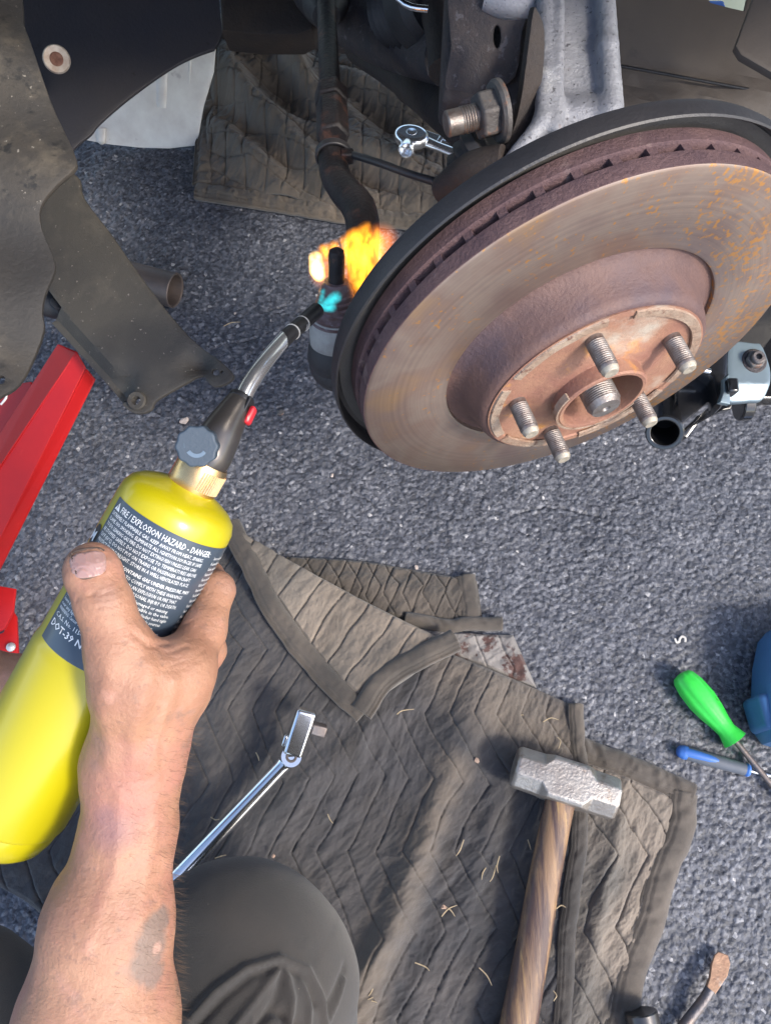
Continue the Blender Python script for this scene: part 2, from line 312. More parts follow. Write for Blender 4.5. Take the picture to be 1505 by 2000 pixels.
class MB:
    def __init__(s): s.v = []; s.f = []; s.mi = []
    def add(s, v, f, mi=0):
        n = len(s.v); s.v += [tuple(map(float, p)) for p in v]; s.f += [tuple(i+n for i in q) for q in f]; s.mi += [mi]*len(f); return s
    def lathe(s, prof, n=64, fr=None, close=False, mi=0):
        v = []; f = []; m = len(prof)
        for i in range(n):
            a = 2*math.pi*i/n; c, t = math.cos(a), math.sin(a)
            for r, z in prof:
                p = Vector((r*c, r*t, z)); v.append(fr @ p if fr else p)
        for i in range(n):
            j = (i+1) % n
            for k in range(m if close else m-1):
                l = (k+1) % m; f.append((i*m+k, j*m+k, j*m+l, i*m+l))
        if not close:
            for k, rev in ((0, True), (m-1, False)):
                if prof[k][0] > 1e-6:
                    q = [i*m+k for i in range(n)]; f.append(tuple(reversed(q)) if rev else tuple(q))
        return s.add(v, f, mi)
    def tube(s, pts, rad, n=20, sm=4, ell=1.0, ref=None, cap=True, mi=0):
        pts = [np.asarray(p, float) for p in pts]; rad = list(rad) if hasattr(rad, '__len__') else [rad]*len(pts)
        if sm > 1 and len(pts) > 2:
            P = []; Q = []
            for i in range(len(pts)-1):
                a = pts[max(i-1, 0)]; b = pts[i]; c = pts[i+1]; d = pts[min(i+2, len(pts)-1)]
                for k in range(sm):
                    t = k/sm; P.append(.5*((2*b)+(-a+c)*t+(2*a-5*b+4*c-d)*t*t+(-a+3*b-3*c+d)*t**3)); Q.append(rad[i]*(1-t)+rad[i+1]*t)
            P.append(pts[-1]); Q.append(rad[-1]); pts, rad = P, Q
        v = []; x = None
        for i, p in enumerate(pts):
            t = nrm(pts[min(i+1, len(pts)-1)]-pts[max(i-1, 0)])
            if x is None:
                x = np.asarray(ref if ref is not None else ((0, 0, 1) if abs(t[2]) < .9 else (1, 0, 0)), float)
            x = nrm(x-t*np.dot(x, t)); y = np.cross(t, x)
            for k in range(n):
                a = 2*math.pi*k/n; v.append(p+x*math.cos(a)*rad[i]*ell+y*math.sin(a)*rad[i])
        f = [(i*n+k, i*n+(k+1) % n, (i+1)*n+(k+1) % n, (i+1)*n+k) for i in range(len(pts)-1) for k in range(n)]
        if cap: f += [tuple(reversed(range(n))), tuple(range((len(pts)-1)*n, len(pts)*n))]
        return s.add(v, f, mi)
    def box(s, c, sx, sy, sz, fr=None, mi=0):
        v = [Vector((c[0]+a*sx/2, c[1]+b*sy/2, c[2]+d*sz/2)) for a in (-1, 1) for b in (-1, 1) for d in (-1, 1)]
        if fr: v = [fr @ p for p in v]
        return s.add(v, [(0, 1, 3, 2), (4, 6, 7, 5), (0, 4, 5, 1), (2, 3, 7, 6), (0, 2, 6, 4), (1, 5, 7, 3)], mi)
    def prism(s, poly, z0, z1, fr=None, mi=0):
        n = len(poly); v = [Vector((x, y, z)) for z in (z0, z1) for x, y in poly]
        if fr: v = [fr @ p for p in v]
        return s.add(v, [tuple(reversed(range(n))), tuple(range(n, 2*n))]+[(i, (i+1) % n, n+(i+1) % n, n+i) for i in range(n)], mi)
    def mesh(s, name, m, angle=35):
        me = bpy.data.meshes.new(name); me.from_pydata(s.v, [], s.f)
        ms = m if isinstance(m, (list, tuple)) else [m]
        for q in ms: me.materials.append(M[q])
        if len(ms) > 1: me.polygons.foreach_set('material_index', s.mi)
        bm = bmesh.new(); bm.from_mesh(me); bmesh.ops.recalc_face_normals(bm, faces=bm.faces); bm.to_mesh(me); bm.free()
        return finish(me, None, True, angle)
    def obj(s, name, m, parent=None, mw=None, bevel=0, seg=2, angle=35, label=None):
        o = bpy.data.objects.new(name, s.mesh(name, m, angle)); link(o, parent, mw)
        if bevel:
            b = o.modifiers.new('bevel', 'BEVEL'); b.width = bevel; b.segments = seg; b.limit_method = 'ANGLE'; b.angle_limit = R(30); b.harden_normals = False
        if label: o['label'] = label
        return o
def clone(o, parent, mw):
    c = o.copy(); c.name = o.name.split('.')[0]; COL.objects.link(c); c.parent = parent; c.matrix_parent_inverse = MW[parent.name].inverted(); c.matrix_basis = mw; MW[c.name] = mw.copy(); return c
def plate(name, px, o, n, thick, m, parent=None, holes=(), bevel=.0008, warp=None, sub=0, label=None, xdir=(1, 0, 0)):
    """sheet of real thickness: outline given by sight lines cut with a plane, extruded away from its face"""
    o = np.asarray(o, float); n = nrm(n)
    if np.dot(n, CP-o) < 0: n = -n
    fr = frame(o, n, xdir); inv = fr.inverted()
    cu = bpy.data.curves.new(name, 'CURVE'); cu.dimensions = '2D'; cu.fill_mode = 'BOTH'; cu.extrude = thick/2; cu.bevel_depth = bevel; cu.bevel_resolution = 1; cu.offset = -bevel
    for poly in (px,)+tuple(holes):
        sp = cu.splines.new('POLY'); sp.points.add(len(poly)-1); sp.use_cyclic_u = True
        for q, (x, y) in zip(sp.points, poly):
            p = inv @ Vector(onplane(x, y, o, n)); q.co = (p.x, p.y, 0, 1)
    t = bpy.data.objects.new('tmp', cu); COL.objects.link(t); bpy.context.view_layer.update()
    me = bpy.data.meshes.new_from_object(t.evaluated_get(bpy.context.evaluated_depsgraph_get()))
    bpy.data.objects.remove(t); bpy.data.curves.remove(cu); me.name = name; me.materials.clear()
    bm = bmesh.new(); bm.from_mesh(me); bmesh.ops.remove_doubles(bm, verts=bm.verts, dist=1e-5)
    if sub:
        bmesh.ops.triangulate(bm, faces=bm.faces)
        for _ in range(7):
            e = [k for k in bm.edges if k.calc_length() > sub]
            if not e: break
            bmesh.ops.subdivide_edges(bm, edges=e, cuts=1); bmesh.ops.triangulate(bm, faces=bm.faces)
    if warp:
        for v in bm.verts: v.co.z += warp(v.co.x, v.co.y)-thick/2
    else:
        for v in bm.verts: v.co.z -= thick/2
    bmesh.ops.recalc_face_normals(bm, faces=bm.faces)
    bm.to_mesh(me); bm.free(); finish(me, m, True, 30)
    ob = bpy.data.objects.new(name, me); link(ob, parent, fr)
    if label: ob['label'] = label
    return ob
def smooth_px(pts, k=5, closed=True):
    out = []; n = len(pts)
    for i in range(n if closed else n-1):
        g = (lambda j: pts[j % n]) if closed else (lambda j: pts[max(0, min(n-1, j))])
        a, b, c, d = (np.array(g(i+j), float) for j in (-1, 0, 1, 2))
        for q in range(k):
            t = q/k; out.append(tuple(.5*((2*b)+(-a+c)*t+(2*a-5*b+4*c-d)*t*t+(-a+3*b-3*c+d)*t**3)))
    if not closed: out.append(tuple(pts[-1]))
    return out

# ------------------------------------------------------------------ smooth solids from distance fields
def sd_cone(P, a, b, ra, rb, flat=None):
    a = np.asarray(a, np.float32); b = np.asarray(b, np.float32); ba = b-a
    pa = P-a; h = np.clip((pa@ba)/max(float(ba@ba), 1e-12), 0, 1)
    q = pa-h[..., None]*ba
    if flat is not None:
        ax, k = flat; ax = nrm(ax).astype(np.float32); q = q+(q@ax)[..., None]*ax*(1/k-1)
    return np.linalg.norm(q, axis=-1)-(ra+(rb-ra)*h)
def smin(a, b, k):
    if k <= 0: return np.minimum(a, b)
    h = np.clip(.5+.5*(b-a)/k, 0, 1); return b*(1-h)+a*h-k*h*(1-h)
def field(P, prims):
    d = None
    for p in prims:
        q = sd_cone(P, p[0], p[1], p[2], p[3], p[5] if len(p) > 5 else None)
        d = q if d is None else smin(d, q, p[4])
    return d
def nets(prims, res, pad=.02, cut=None):
    pts = np.array([x for p in prims for x in (p[0], p[1])]); rm = max(max(p[2], p[3]) for p in prims)
    lo = pts.min(0)-rm*1.1-pad*.3; hi = pts.max(0)+rm*1.1+pad*.3
    n = np.ceil((hi-lo)/res).astype(int)+1
    ax = [(lo[i]+res*np.arange(n[i])).astype(np.float32) for i in range(3)]
    V = np.empty(n, np.float32)
    for i in range(0, n[0], 16):
        g = np.stack(np.meshgrid(ax[0][i:i+16], ax[1], ax[2], indexing='ij'), -1); d = field(g, prims)
        if cut is not None: d = cut(g, d)
        V[i:i+16] = d
    ins = V < 0; c = np.zeros(n-1, np.int8)
    acc = np.zeros((*(n-1), 3), np.float32); cnt = np.zeros(n-1, np.float32)
    for axis in range(3):
        s0 = [slice(None)]*3; s1 = [slice(None)]*3; s0[axis] = slice(0, -1); s1[axis] = slice(1, None)
        a, b = V[tuple(s0)], V[tuple(s1)]; cr = (a < 0) != (b < 0)
        t = np.where(cr, a/(a-b+1e-12), 0); o = [k for k in range(3) if k != axis]
        for i in (0, 1):
            for j in (0, 1):
                sl_ = [slice(None)]*3; sl_[axis] = slice(None)
                sl_[o[0]] = slice(i, i+n[o[0]]-1); sl_[o[1]] = slice(j, j+n[o[1]]-1)
                m_ = cr[tuple(sl_)]; tt = t[tuple(sl_)]
                acc[..., axis] += np.where(m_, tt, 0); acc[..., o[0]] += m_*i; acc[..., o[1]] += m_*j; cnt += m_
    act = cnt > 0; idx = -np.ones(n-1, np.int64); idx[act] = np.arange(act.sum())
    base = np.stack(np.nonzero(act), -1); v = lo+(base+acc[act]/cnt[act][:, None])*res
    F = []
    for axis in range(3):
        o = [(axis+1) % 3, (axis+2) % 3]
        s0 = [slice(1, -1)]*3; s1 = [slice(1, -1)]*3; s0[axis] = slice(0, -1); s1[axis] = slice(1, None)
        a, b = ins[tuple(s0)], ins[tuple(s1)]; e = np.stack(np.nonzero(a != b), -1)
        if not len(e): continue
        sgn = a[tuple(e.T)]; e = e.copy(); e[:, o[0]] += 1; e[:, o[1]] += 1
        def g(i, j): q = e.copy(); q[:, o[0]] -= i; q[:, o[1]] -= j; return idx[tuple(q.T)]
        q = np.stack([g(1, 1), g(0, 1), g(0, 0), g(1, 0)], -1); q[~sgn] = q[~sgn][:, ::-1]; F.append(q)
    return v, np.concatenate(F)
def vnormals(v, f):
    n = np.cross(v[f[:, 2]]-v[f[:, 0]], v[f[:, 3]]-v[f[:, 1]]); o = np.zeros_like(v)
    for k in range(4): np.add.at(o, f[:, k], n)
    return o/(np.linalg.norm(o, axis=1)[:, None]+1e-12)
def groove(v, n, pts, r, depth):
    pts = [np.asarray(p) for p in pts]; d = np.full(len(v), 9.)
    for a, b in zip(pts[:-1], pts[1:]): d = np.minimum(d, sd_cone(v, a, b, 0, 0))
    return v-n*(depth*np.exp(-(d/r)**2))[:, None]
def hit(px, py, prims, d0, d1, steps=300):
    ds = np.linspace(d0, d1, steps); P = np.array([W(px, py, d) for d in ds]); f = field(P, prims)
    k = np.argmax(f < 0); return W(px, py, ds[k] if f[k] < 0 else ds[np.argmin(f)])
# ================================================================== GROUND
def build_ground():
    rows = np.concatenate([-np.array([300, 80, 20, 6, 2, .8]), np.concatenate([np.linspace(-.22, .75, 560, endpoint=False), np.linspace(.75, 1.5, 260)]), [1.8, 2.5, 5, 15, 60, 300]])
    cols = np.concatenate([[-300, -60, -15, -4, -2, -1.4], np.linspace(-1, 1, 640), [1.4, 2, 4, 15, 60, 300]])
    Y, X = np.meshgrid(rows, cols, indexing='ij')
    X = np.where(np.abs(X) <= 1, X*(.47+.30*np.clip(Y+.22, 0, 1.8)), X)
    inn = (np.abs(X) < 1) & (Y > -.22) & (Y < 1.5)
    wx = X+.0015*vn(X*300, Y*300, 51); wy = Y+.0015*vn(X*300, Y*300, 52)
    f1, f2, h1, tx, ty = worley(wx/.0074, wy/.0074, 3); Z = .0030*np.minimum(f2-f1, .30)*(.5+1.2*h1)+.0007*(h1-.5)+.0016*((h1*7 % 1-.5)*tx+(h1*13 % 1-.5)*ty)
    g1, g2, h2, ux, uy = worley(X/.0034, Y/.0034, 9); Z += .0013*np.minimum(g2-g1, .5)*(.4+h2)+.0004*(h2-.5)
    Z += .0011*fbm(X*190, Y*190, 5, 3)+.0012*np.abs(fbm(X*90, Y*90, 15, 3))+.0022*fbm(X*6, Y*6, 8)
    # two hairline cracks
    for pts in (([418, 682], [440, 671], [470, 668], [500, 660], [530, 655]), ([520, 608], [545, 600], [560, 595]), ([1000, 1004], [1060, 990], [1120, 996], [1180, 1010]), ([700, 960], [730, 985], [742, 1010])):
        P = [G(*p)[:2] for p in pts]
        for a, b in zip(P[:-1], P[1:]):
            ab = b-a; h = np.clip(((X-a[0])*ab[0]+(Y-a[1])*ab[1])/(ab@ab), 0, 1)
            d = np.hypot(X-a[0]-h*ab[0]+.004*fbm(X*60, Y*60, 91), Y-a[1]-h*ab[1]+.004*fbm(X*60, Y*60, 92)); Z = Z-.0030*np.exp(-(d/.0014)**2)
    Z = np.where(inn, Z-.0012, 0)
    nr, nc = Z.shape; i = np.arange(nr*nc).reshape(nr, nc)
    F = np.stack([i[:-1, :-1], i[:-1, 1:], i[1:, 1:], i[1:, :-1]], -1).reshape(-1, 4)
    o = mesh_np('ground', np.stack([X, Y, Z], -1).reshape(-1, 3), F, 'asphalt'); tag(o, kind='structure')
    st = np.clip(((f2-f1)-.06)/.16, 0, 1)*(.30+.70*h1)+np.where(h1 > .965, .5, 0)*(f2-f1 > .2)
    at = o.data.attributes.new('stone', 'FLOAT', 'POINT'); at.data.foreach_set('value', st.astype(np.float32).ravel())
build_ground()

# ================================================================== QUILTED BLANKETS
def resample(pts, n, z=0):
    P = [np.array(p, float) for p in smooth_px(pts, 6, False)] if len(pts) > 2 else [np.array(p, float) for p in pts]
    P = np.array([G(p[0], p[1], z) for p in P]); d = np.r_[0, np.cumsum(np.linalg.norm(np.diff(P, axis=0), axis=1))]
    t = np.linspace(0, d[-1], n); return np.stack([np.interp(t, d, P[:, k]) for k in range(3)], -1)
def quilt(x, y, p, L, slope, h, sharp=5, seed=0):
    x, y = x+.020*fbm(x*7, y*7, seed+70, 3), y+.022*fbm(x*6, y*6, seed+71, 3)
    tri = np.abs(((y/L) % 2)-1)*L
    d = np.abs(((x+slope*tri)/p % 1)-.5)*2
    return h*(1-d**sharp), d
def sheet(name, m, top, bottom, parent, nu, nv, zf, qa=0, qp=.030, qL=.062, qs=.62, qh=.0045, seed=0, wr=.003, thick=.004, diamond=False, label=None, zb=0, qsh=14):
    """cloth between two px curves (top left->right, bottom left->right), quilted, with its own underside"""
    A = resample(top, nu, zb); B = resample(bottom, nu, zb); t = np.linspace(0, 1, nv)[:, None, None]
    P = A[None]*(1-t)+B[None]*t
    # edge waviness
    X, Y = P[..., 0], P[..., 1]
    c, s = math.cos(qa), math.sin(qa); qx, qy = X*c+Y*s, -X*s+Y*c
    q, d = quilt(qx, qy, qp, qL, qs, qh, qsh, seed)
    if diamond:
        q2, d2 = quilt(-qx+.5, qy, qp, qL, qs, qh, qsh, seed); q = np.minimum(q, q2)
    k = vn(X*16, Y*16, seed+5)
    k = np.clip(.5+1.4*fbm(X*7, Y*7, seed+5, 2), 0, 1)
    pk = fbm((X*.8+Y*.6)*30, (Y*.8-X*.6)*95, seed+1, 4)*k+fbm((X*.9-Y*.4)*95, (Y*.9+X*.4)*32, seed+2, 4)*(1-k)
    pk = pk+.7*(.28-np.abs(fbm(X*24, Y*24, seed+33, 3)))*(.4+k)
    cx = d[..., None]
    u = np.linspace(0, 1, nu)[None, :]; v = np.linspace(0, 1, nv)[:, None]
    edge = np.minimum(np.minimum(u, 1-u)*nu/6, np.minimum(v, 1-v)*nv/6).clip(0, 1)
    px = CX+FPX*(X)/(-(H-0)*FW[2]+Y*FW[1]); dep = (H*math.sin(TH)+Y*math.cos(TH)); py = CY-FPX*(Y*UP[1]-H*UP[2])/dep; px = CX+FPX*X/dep
    base = zf(px, py, X, Y)
    Z = base+(q*(.8+.5*k)+wr*pk*1.8+wr*1.6*fbm(X*14, Y*14, seed+3, 3)+.0006*fbm(X*260, Y*260, seed+4, 2))*edge
    T = np.stack([X+.0015*pk*edge, Y+.0015*fbm(X*60, Y*60, seed+6)*edge, Z], -1)
    Bt = np.stack([X, Y, np.maximum(base-thick, .0005)], -1)
    n = nu*nv; i = np.arange(n).reshape(nv, nu)
    F = np.stack([i[:-1, :-1], i[1:, :-1], i[1:, 1:], i[:-1, 1:]], -1).reshape(-1, 4)
    if 0 in T.shape: return
    b = np.concatenate([i[0], i[1:, -1], i[-1, -2::-1], i[-2:0:-1, 0]]); b2 = np.roll(b, -1)
    side = np.stack([b, b2, b2+n, b+n], -1)
    V = np.concatenate([T.reshape(-1, 3), Bt.reshape(-1, 3)]); F = np.concatenate([F, F[:, ::-1]+n, side])
    nrmz = np.cross(V[F[0, 1]]-V[F[0, 0]], V[F[0, 2]]-V[F[0, 0]])[2]
    if nrmz < 0: F = F[:, ::-1]
    return mesh_np(name, V, F, m, parent, smooth=True, angle=None, label=label)
def binding(name, m, pts, width, z, parent, height=.005, seed=0, side=0, pucker=.0022, stitch=True, label=None):
    """sewn binding along an edge: puffed strip with puckers and two stitched furrows"""
    zf = z if callable(z) else (lambda px, py: z)
    P2 = np.array(smooth_px(pts, 40, False) if len(pts) > 2 else [np.array(pts[0])*(1-t)+np.array(pts[1])*t for t in np.linspace(0, 1, 60)], float)
    P = np.array([G(a, b, 0) for a, b in P2]); d = np.r_[0, np.cumsum(np.linalg.norm(np.diff(P, axis=0), axis=1))]
    n = max(20, int(d[-1]/.0022)); t = np.linspace(0, d[-1], n)
    P = np.stack([np.interp(t, d, P[:, k]) for k in range(3)], -1); pz = np.array([zf(np.interp(a, d, P2[:, 0]), np.interp(a, d, P2[:, 1])) for a in t])
    T = np.gradient(P, axis=0); T /= np.linalg.norm(T, axis=1)[:, None]; Nn = np.stack([-T[:, 1], T[:, 0], 0*T[:, 0]], -1)
    m_ = 17; w = np.linspace(-.5, .5, m_); V = np.zeros((n, m_*2, 3))
    jit = .0018*(vn(t*70, 0*t, seed+1)-.5)
    for k, a in enumerate(w):
        prof = height*(1-abs(2*a)**3.2)
        if stitch: prof -= height*.55*(math.exp(-((a+.22*(1 if side >= 0 else -1))/.035)**2)+math.exp(-((a+.36*(1 if side >= 0 else -1))/.035)**2))
        pk = pucker*(vn(t*110+a*2, 0*t+a*1.5, seed)-.5)*(1-abs(2*a)**4)+pucker*.6*(vn(t*260, 0*t+a*4, seed+5)-.5)*(1-abs(2*a)**4)
        off = (a+side*.5)*width+jit
        q = P+Nn*off[:, None]; V[:, k] = q; V[:, k, 2] = pz+prof+pk
        V[:, 2*m_-1-k] = q; V[:, 2*m_-1-k, 2] = np.maximum(pz-.004, .0004)
    idx = np.arange(n*2*m_).reshape(n, 2*m_); nx = np.roll(idx, -1, axis=1)
    F = np.stack([idx[:-1], nx[:-1], nx[1:], idx[1:]], -1).reshape(-1, 4)
    V = V.reshape(-1, 3)
    caps = []
    for row in (idx[0], idx[-1]):
        for k in range(m_-1): caps.append([row[k], row[k+1], row[2*m_-2-k], row[2*m_-1-k]])
    caps = np.array(caps); caps[:m_-1] = caps[:m_-1, ::-1]
    F = np.concatenate([F, caps])
    q = F[8]; 
    if np.cross(V[q[1]]-V[q[0]], V[q[2]]-V[q[0]])[2] < 0: F = F[:, ::-1]
    return mesh_np(name, V, F, m, parent, smooth=True, angle=None, label=label)
def bump_at(px, py, pts):          # soft hills: (x, y, rx, ry, angle, height)
    z = 0
    for x, y, rx, ry, an, h in pts:
        c, s = math.cos(R(an)), math.sin(R(an)); a = (px-x)*c+(py-y)*s; b = -(px-x)*s+(py-y)*c
        z = z+h*np.exp(-(a/rx)**2-(b/ry)**2)
    return z

# ---- near blanket, under the hammer and the flex-head ratchet
nb = thing('moving_blanket', G(800, 1500), 'dark grey quilted moving blanket under the hammer, corner folded back', 'blanket')
def zmain(px, py, X, Y):
    z = .006+bump_at(px, py, [(790, 1735, 290, 34, -69, .022), (905, 1430, 90, 60, -60, .010), (900, 1330, 150, 60, 30, .016), (1000, 1440, 160, 45, 25, .008), (640, 1500, 260, 26, -40, .006),
                              (1120, 1900, 26, 320, 8, .007), (560, 1250, 60, 260, -30, .012), (850, 1850, 200, 20, -66, .004), (470, 1300, 30, 200, 15, .008), (700, 1900, 240, 22, -50, .007), (930, 1700, 200, 20, -75, .006)])
    return z
BROWN_SPOTS = [(880, 1500, .020), (862, 1550, .018), (842, 1600, .018), (822, 1650, .020), (805, 1700, .020), (786, 1750, .021), (768, 1800, .021), (748, 1850, .021), (728, 1900, .022), (710, 1950, .022), (700, 1990, .022), (990, 1370, .050), (1080, 1430, .040), (900, 1330, .035), (1000, 1300, .03)]  # lighter brown along the ridge fold and towards the upper right
near_mask(M['quilt_dark'], [G(x, y, .02) for x, y, _ in BROWN_SPOTS], [q for _, _, q in BROWN_SPOTS], (.150, .120, .092), .55, 28, .45, .6)
sheet('quilted_top', 'quilt_dark', [(430, 1030), (560, 1120), (700, 1200), (880, 1285), (1010, 1335), (1136, 1388)],
      [(-330, 1640), (-120, 1690), (30, 1745), (120, 1830), (300, 2110), (700, 2170), (1085, 2170)], nb, 600, 600, zmain, seed=11, qh=.0027, qp=.0285, qL=.075, qs=.58, wr=.0028, qsh=11)
binding('edge_binding', 'hem', [(1118, 1378), (1122, 1450), (1128, 1500), (1126, 1640), (1105, 1800), (1085, 2150)], .018, lambda a, b: .012, nb, .004, 4)
def zcorner(px, py, X, Y): return .004+bump_at(px, py, [(1160, 1800, 20, 240, 12, .009), (1240, 1600, 60, 60, 0, .004)])
sheet('folded_under_corner', 'quilt_under', [(1090, 1470), (1150, 1490), (1250, 1530), (1318, 1560)], [(1040, 2170), (1090, 2170), (1150, 2170), (1165, 2170)], nb, 200, 460, zcorner,
      seed=23, qp=.034, qL=.075, qs=-.55, qh=.0035, wr=.003, label='pale quilted underside of the corner right of the hammer')
binding('edge_binding', 'hem', [(1130, 1462), (1200, 1488), (1270, 1518), (1350, 1555)], .026, .006, nb, .006, 6, side=0, pucker=.004)
binding('edge_binding', 'hem', [(1330, 1548), (1322, 1620), (1290, 1700), (1262, 1800), (1225, 1900), (1205, 2000), (1170, 2160)], .032, .006, nb, .006, 7, side=0, pucker=.003)
# layers lying behind the folded corner
sheet('under_layer', 'hem', [(560, 1090), (700, 1098), (820, 1118), (930, 1137)], [(560, 1150), (700, 1190), (830, 1222), (940, 1212)], nb, 220, 90,
      lambda a, b, X, Y: .005+.0*a+bump_at(a, b, [(760, 1150, 160, 16, 10, .006)]), seed=31, qp=.024, qL=.05, qs=.5, qh=.004, diamond=True, label='dark brown layer behind the folded corner')
binding('edge_binding', 'hem', [(905, 1128), (912, 1170), (915, 1222)], .026, .007, nb, .005, 9)
binding('torn_strip', 'hem', [(790, 1212), (870, 1226), (920, 1222), (978, 1222)], .017, .011, nb, .006, 12, stitch=False)
sheet('stained_layer', 'quilt_stained', [(790, 1225), (880, 1238), (1000, 1243)], [(830, 1262), (930, 1300), (1045, 1345)], nb, 130, 70,
      lambda a, b, X, Y: .006+bump_at(a, b, [(940, 1285, 90, 14, 50, .005)]), seed=41, qp=.03, qL=.2, qs=.3, qh=.003, label='pale torn layer with dark red brown stains')
# the corner folded back: pale side up, bound along both edges
def zflap(px, py, X, Y): return .026+.020*np.clip((1300-py)/230, 0, 1)*np.clip((700-px)/240, 0, 1)+bump_at(px, py, [(760, 1300, 80, 30, -30, .007)])
sheet('folded_back_corner', 'quilt_under', [(472, 1062), (600, 1128), (740, 1200), (884, 1272)], [(478, 1080), (560, 1200), (640, 1310), (716, 1385)], nb, 230, 150, zflap,
      seed=47, qa=-.45, qp=.032, qL=.4, qs=.08, qh=.004, wr=.0024, thick=.010, label='pale triangular underside folded over the dark quilt')
zfe = lambda a, b: float(zflap(np.array(a), np.array(b), 0, 0))+.002
binding('edge_binding', 'hem', [(462, 1050), (500, 1125), (545, 1215), (620, 1310), (712, 1402)], .026, zfe, nb, .006, 15, side=0)
binding('edge_binding', 'hem', [(706, 1400), (745, 1345), (800, 1305), (885, 1262)], .027, lambda a, b: .034, nb, .007, 16, side=0)

# ---- far blanket, under the car
fb = thing('moving_blanket', G(640, 300), 'rumpled brown quilted moving blanket under the car, chrome ratchet on it', 'blanket')
def zfar(px, py, X, Y):
    z = .012+bump_at(px, py, [(520, 262, 190, 26, 42, .045), (600, 205, 200, 28, 38, .038), (470, 175, 60, 30, 65, .035), (480, 320, 120, 22, 42, .030), (565, 140, 22, 90, -25, .06), (700, 330, 170, 20, 25, .032), (720, 215, 120, 22, 30, .035),
                              (430, 120, 40, 60, 0, .03), (800, 345, 120, 22, 22, .022), (480, 100, 18, 90, -22, .045), (900, 210, 200, 60, 10, .03), (640, 380, 200, 12, 12, .012)])
    return z+.012*fbm(X*9, Y*9, 88, 3)
sheet('quilted_top', 'quilt_brown', [(445, 40), (560, 20), (760, 30), (1000, 60)], [(392, 372), (560, 402), (700, 424), (960, 440)], fb, 420, 380, zfar, seed=53, qa=.5, qp=.036, qL=.09, qs=.6, qh=.0042, wr=.0040, diamond=True, qsh=9)
binding('edge_binding', 'quilt_brown', [(386, 380), (560, 408), (700, 430), (850, 442), (960, 446)], .032, lambda a, b: .008, fb, .010, 19, pucker=.006)
binding('edge_binding', 'quilt_brown', [(462, 40), (432, 120), (416, 200), (404, 290), (398, 372)], .032, lambda a, b: .012+float(bump_at(a, b, [(430, 120, 40, 60, 0, .03), (500, 200, 200, 22, 40, .03)])), fb, .010, 20, pucker=.005)
# ================================================================== THE CAR: hub, rotor, knuckle, tie rod, liners
car = thing('car', W(1128, 692, .545), 'jacked up dark car seen at the wheel arch, wheel off, rusty brake rotor bared', 'car')
AX = nrm(.3096158*RI-.86836574*UP-.38740032*FW)
RC = W(1128.5, 692.3, .5454)
RF = frame(RC, AX, RI)
rot = bpy.data.objects.new('brake_rotor', None); rot.empty_display_size = .02; link(rot, car, RF)
RR = .158
MB().lathe([(.0990, -.0005), (.1005, 0), (.1565, 0), (.1580, -.0012), (.1580, -.0108), (.1570, -.0115), (.096, -.0115)], 160, close=True).obj('friction_face', 'rotor', rot, RF, angle=50)
MB().lathe([(.1580, -.0115), (.1582, -.0012), (.1586, -.0013), (.1588, -.0104), (.1586, -.0114)], 160, close=True).obj('outer_edge', 'rotor_edge', rot, RF)
MB().lathe([(.086, -.0180), (.1575, -.0180), (.1590, -.0190), (.1590, -.0285), (.1575, -.0295), (.086, -.0295)], 160, close=True).obj('inner_ring', 'rotor_edge', rot, RF, angle=50)
MB().lathe([(.0960, -.0070), (.0985, -.0035), (.0940, -.0025), (.0915, .0005), (.0870, .0040), (.0835, .0185), (.0815, .0232), (.0785, .0250), (.060, .0250), (.056, .0243), (.046, .0243), (.046, -.006), (.094, -.0095)], 128, close=True).obj('hat', 'hat', rot, RF, angle=40)
vm = MB(); vm.box((.1410, 0, -.01475), .0328, .0055, .0072); v0 = vm.mesh('vane', 'rotor_edge')
nv_ = 46; first = None
for i in range(nv_):
    mw = RF @ Matrix.Rotation(2*math.pi*i/nv_, 4, 'Z')
    if first is None: first = bpy.data.objects.new('vane', v0); link(first, rot, mw)
    else: clone(first, rot, mw)
# hub
hub = bpy.data.objects.new('wheel_hub', None); hub.empty_display_size = .02; link(hub, car, RF)
ZF = .0250
MB().lathe([(.030, .0215), (.0765, .0215), (.0780, .0262), (.0725, .0265), (.0715, .0252), (.0520, .0252), (.044, .0262), (.0400, .0290), (.0345, .0292), (.0325, .0300), (.0325, .0400), (.0312, .0412), (.0290, .0410), (.0285, .0395), (.0285, .0000), (.031, -.002)], 128, close=True).obj('flange', 'flange', hub, RF, angle=40)
def arc_pad(r0, r1, a0, a1, z0, z1, n=24):
    b = MB(); v = []
    for i in range(n+1):
        a = R(a0+(a1-a0)*i/n); rr = .0003*math.sin(i*.6)
        for r, z in ((r0+rr, z0), (r0+rr+.0006, z1), (r1-.0006, z1), (r1, z0)): v.append((r*math.cos(a), r*math.sin(a), z))
    f = [(i*4+k, i*4+(k+1) % 4, i*4+4+(k+1) % 4, i*4+4+k) for i in range(n) for k in range(4)]+[(0, 1, 2, 3), (n*4+3, n*4+2, n*4+1, n*4)]
    return b.add(v, f)
for a0, a1 in ((98, 150), (160, 208), (214, 262), (275, 330), (-22, 84)):
    arc_pad(.0695, .0768, a0, a1, .0262, .0276).obj('machined_pad', 'pad', hub, RF)
arc_pad(.0318, .0345, 150, 330, .036, .0410).obj('centering_lug', 'pad', hub, RF)
def thread_prof(r, z0, z1, pitch, dep=.0006):
    p = [(0, z0), (r-dep, z0)]; z = z0
    while z < z1-pitch: p += [(r-dep, z), (r, z+pitch*.35), (r, z+pitch*.6)]; z += pitch
    return p
inv = RF.inverted()
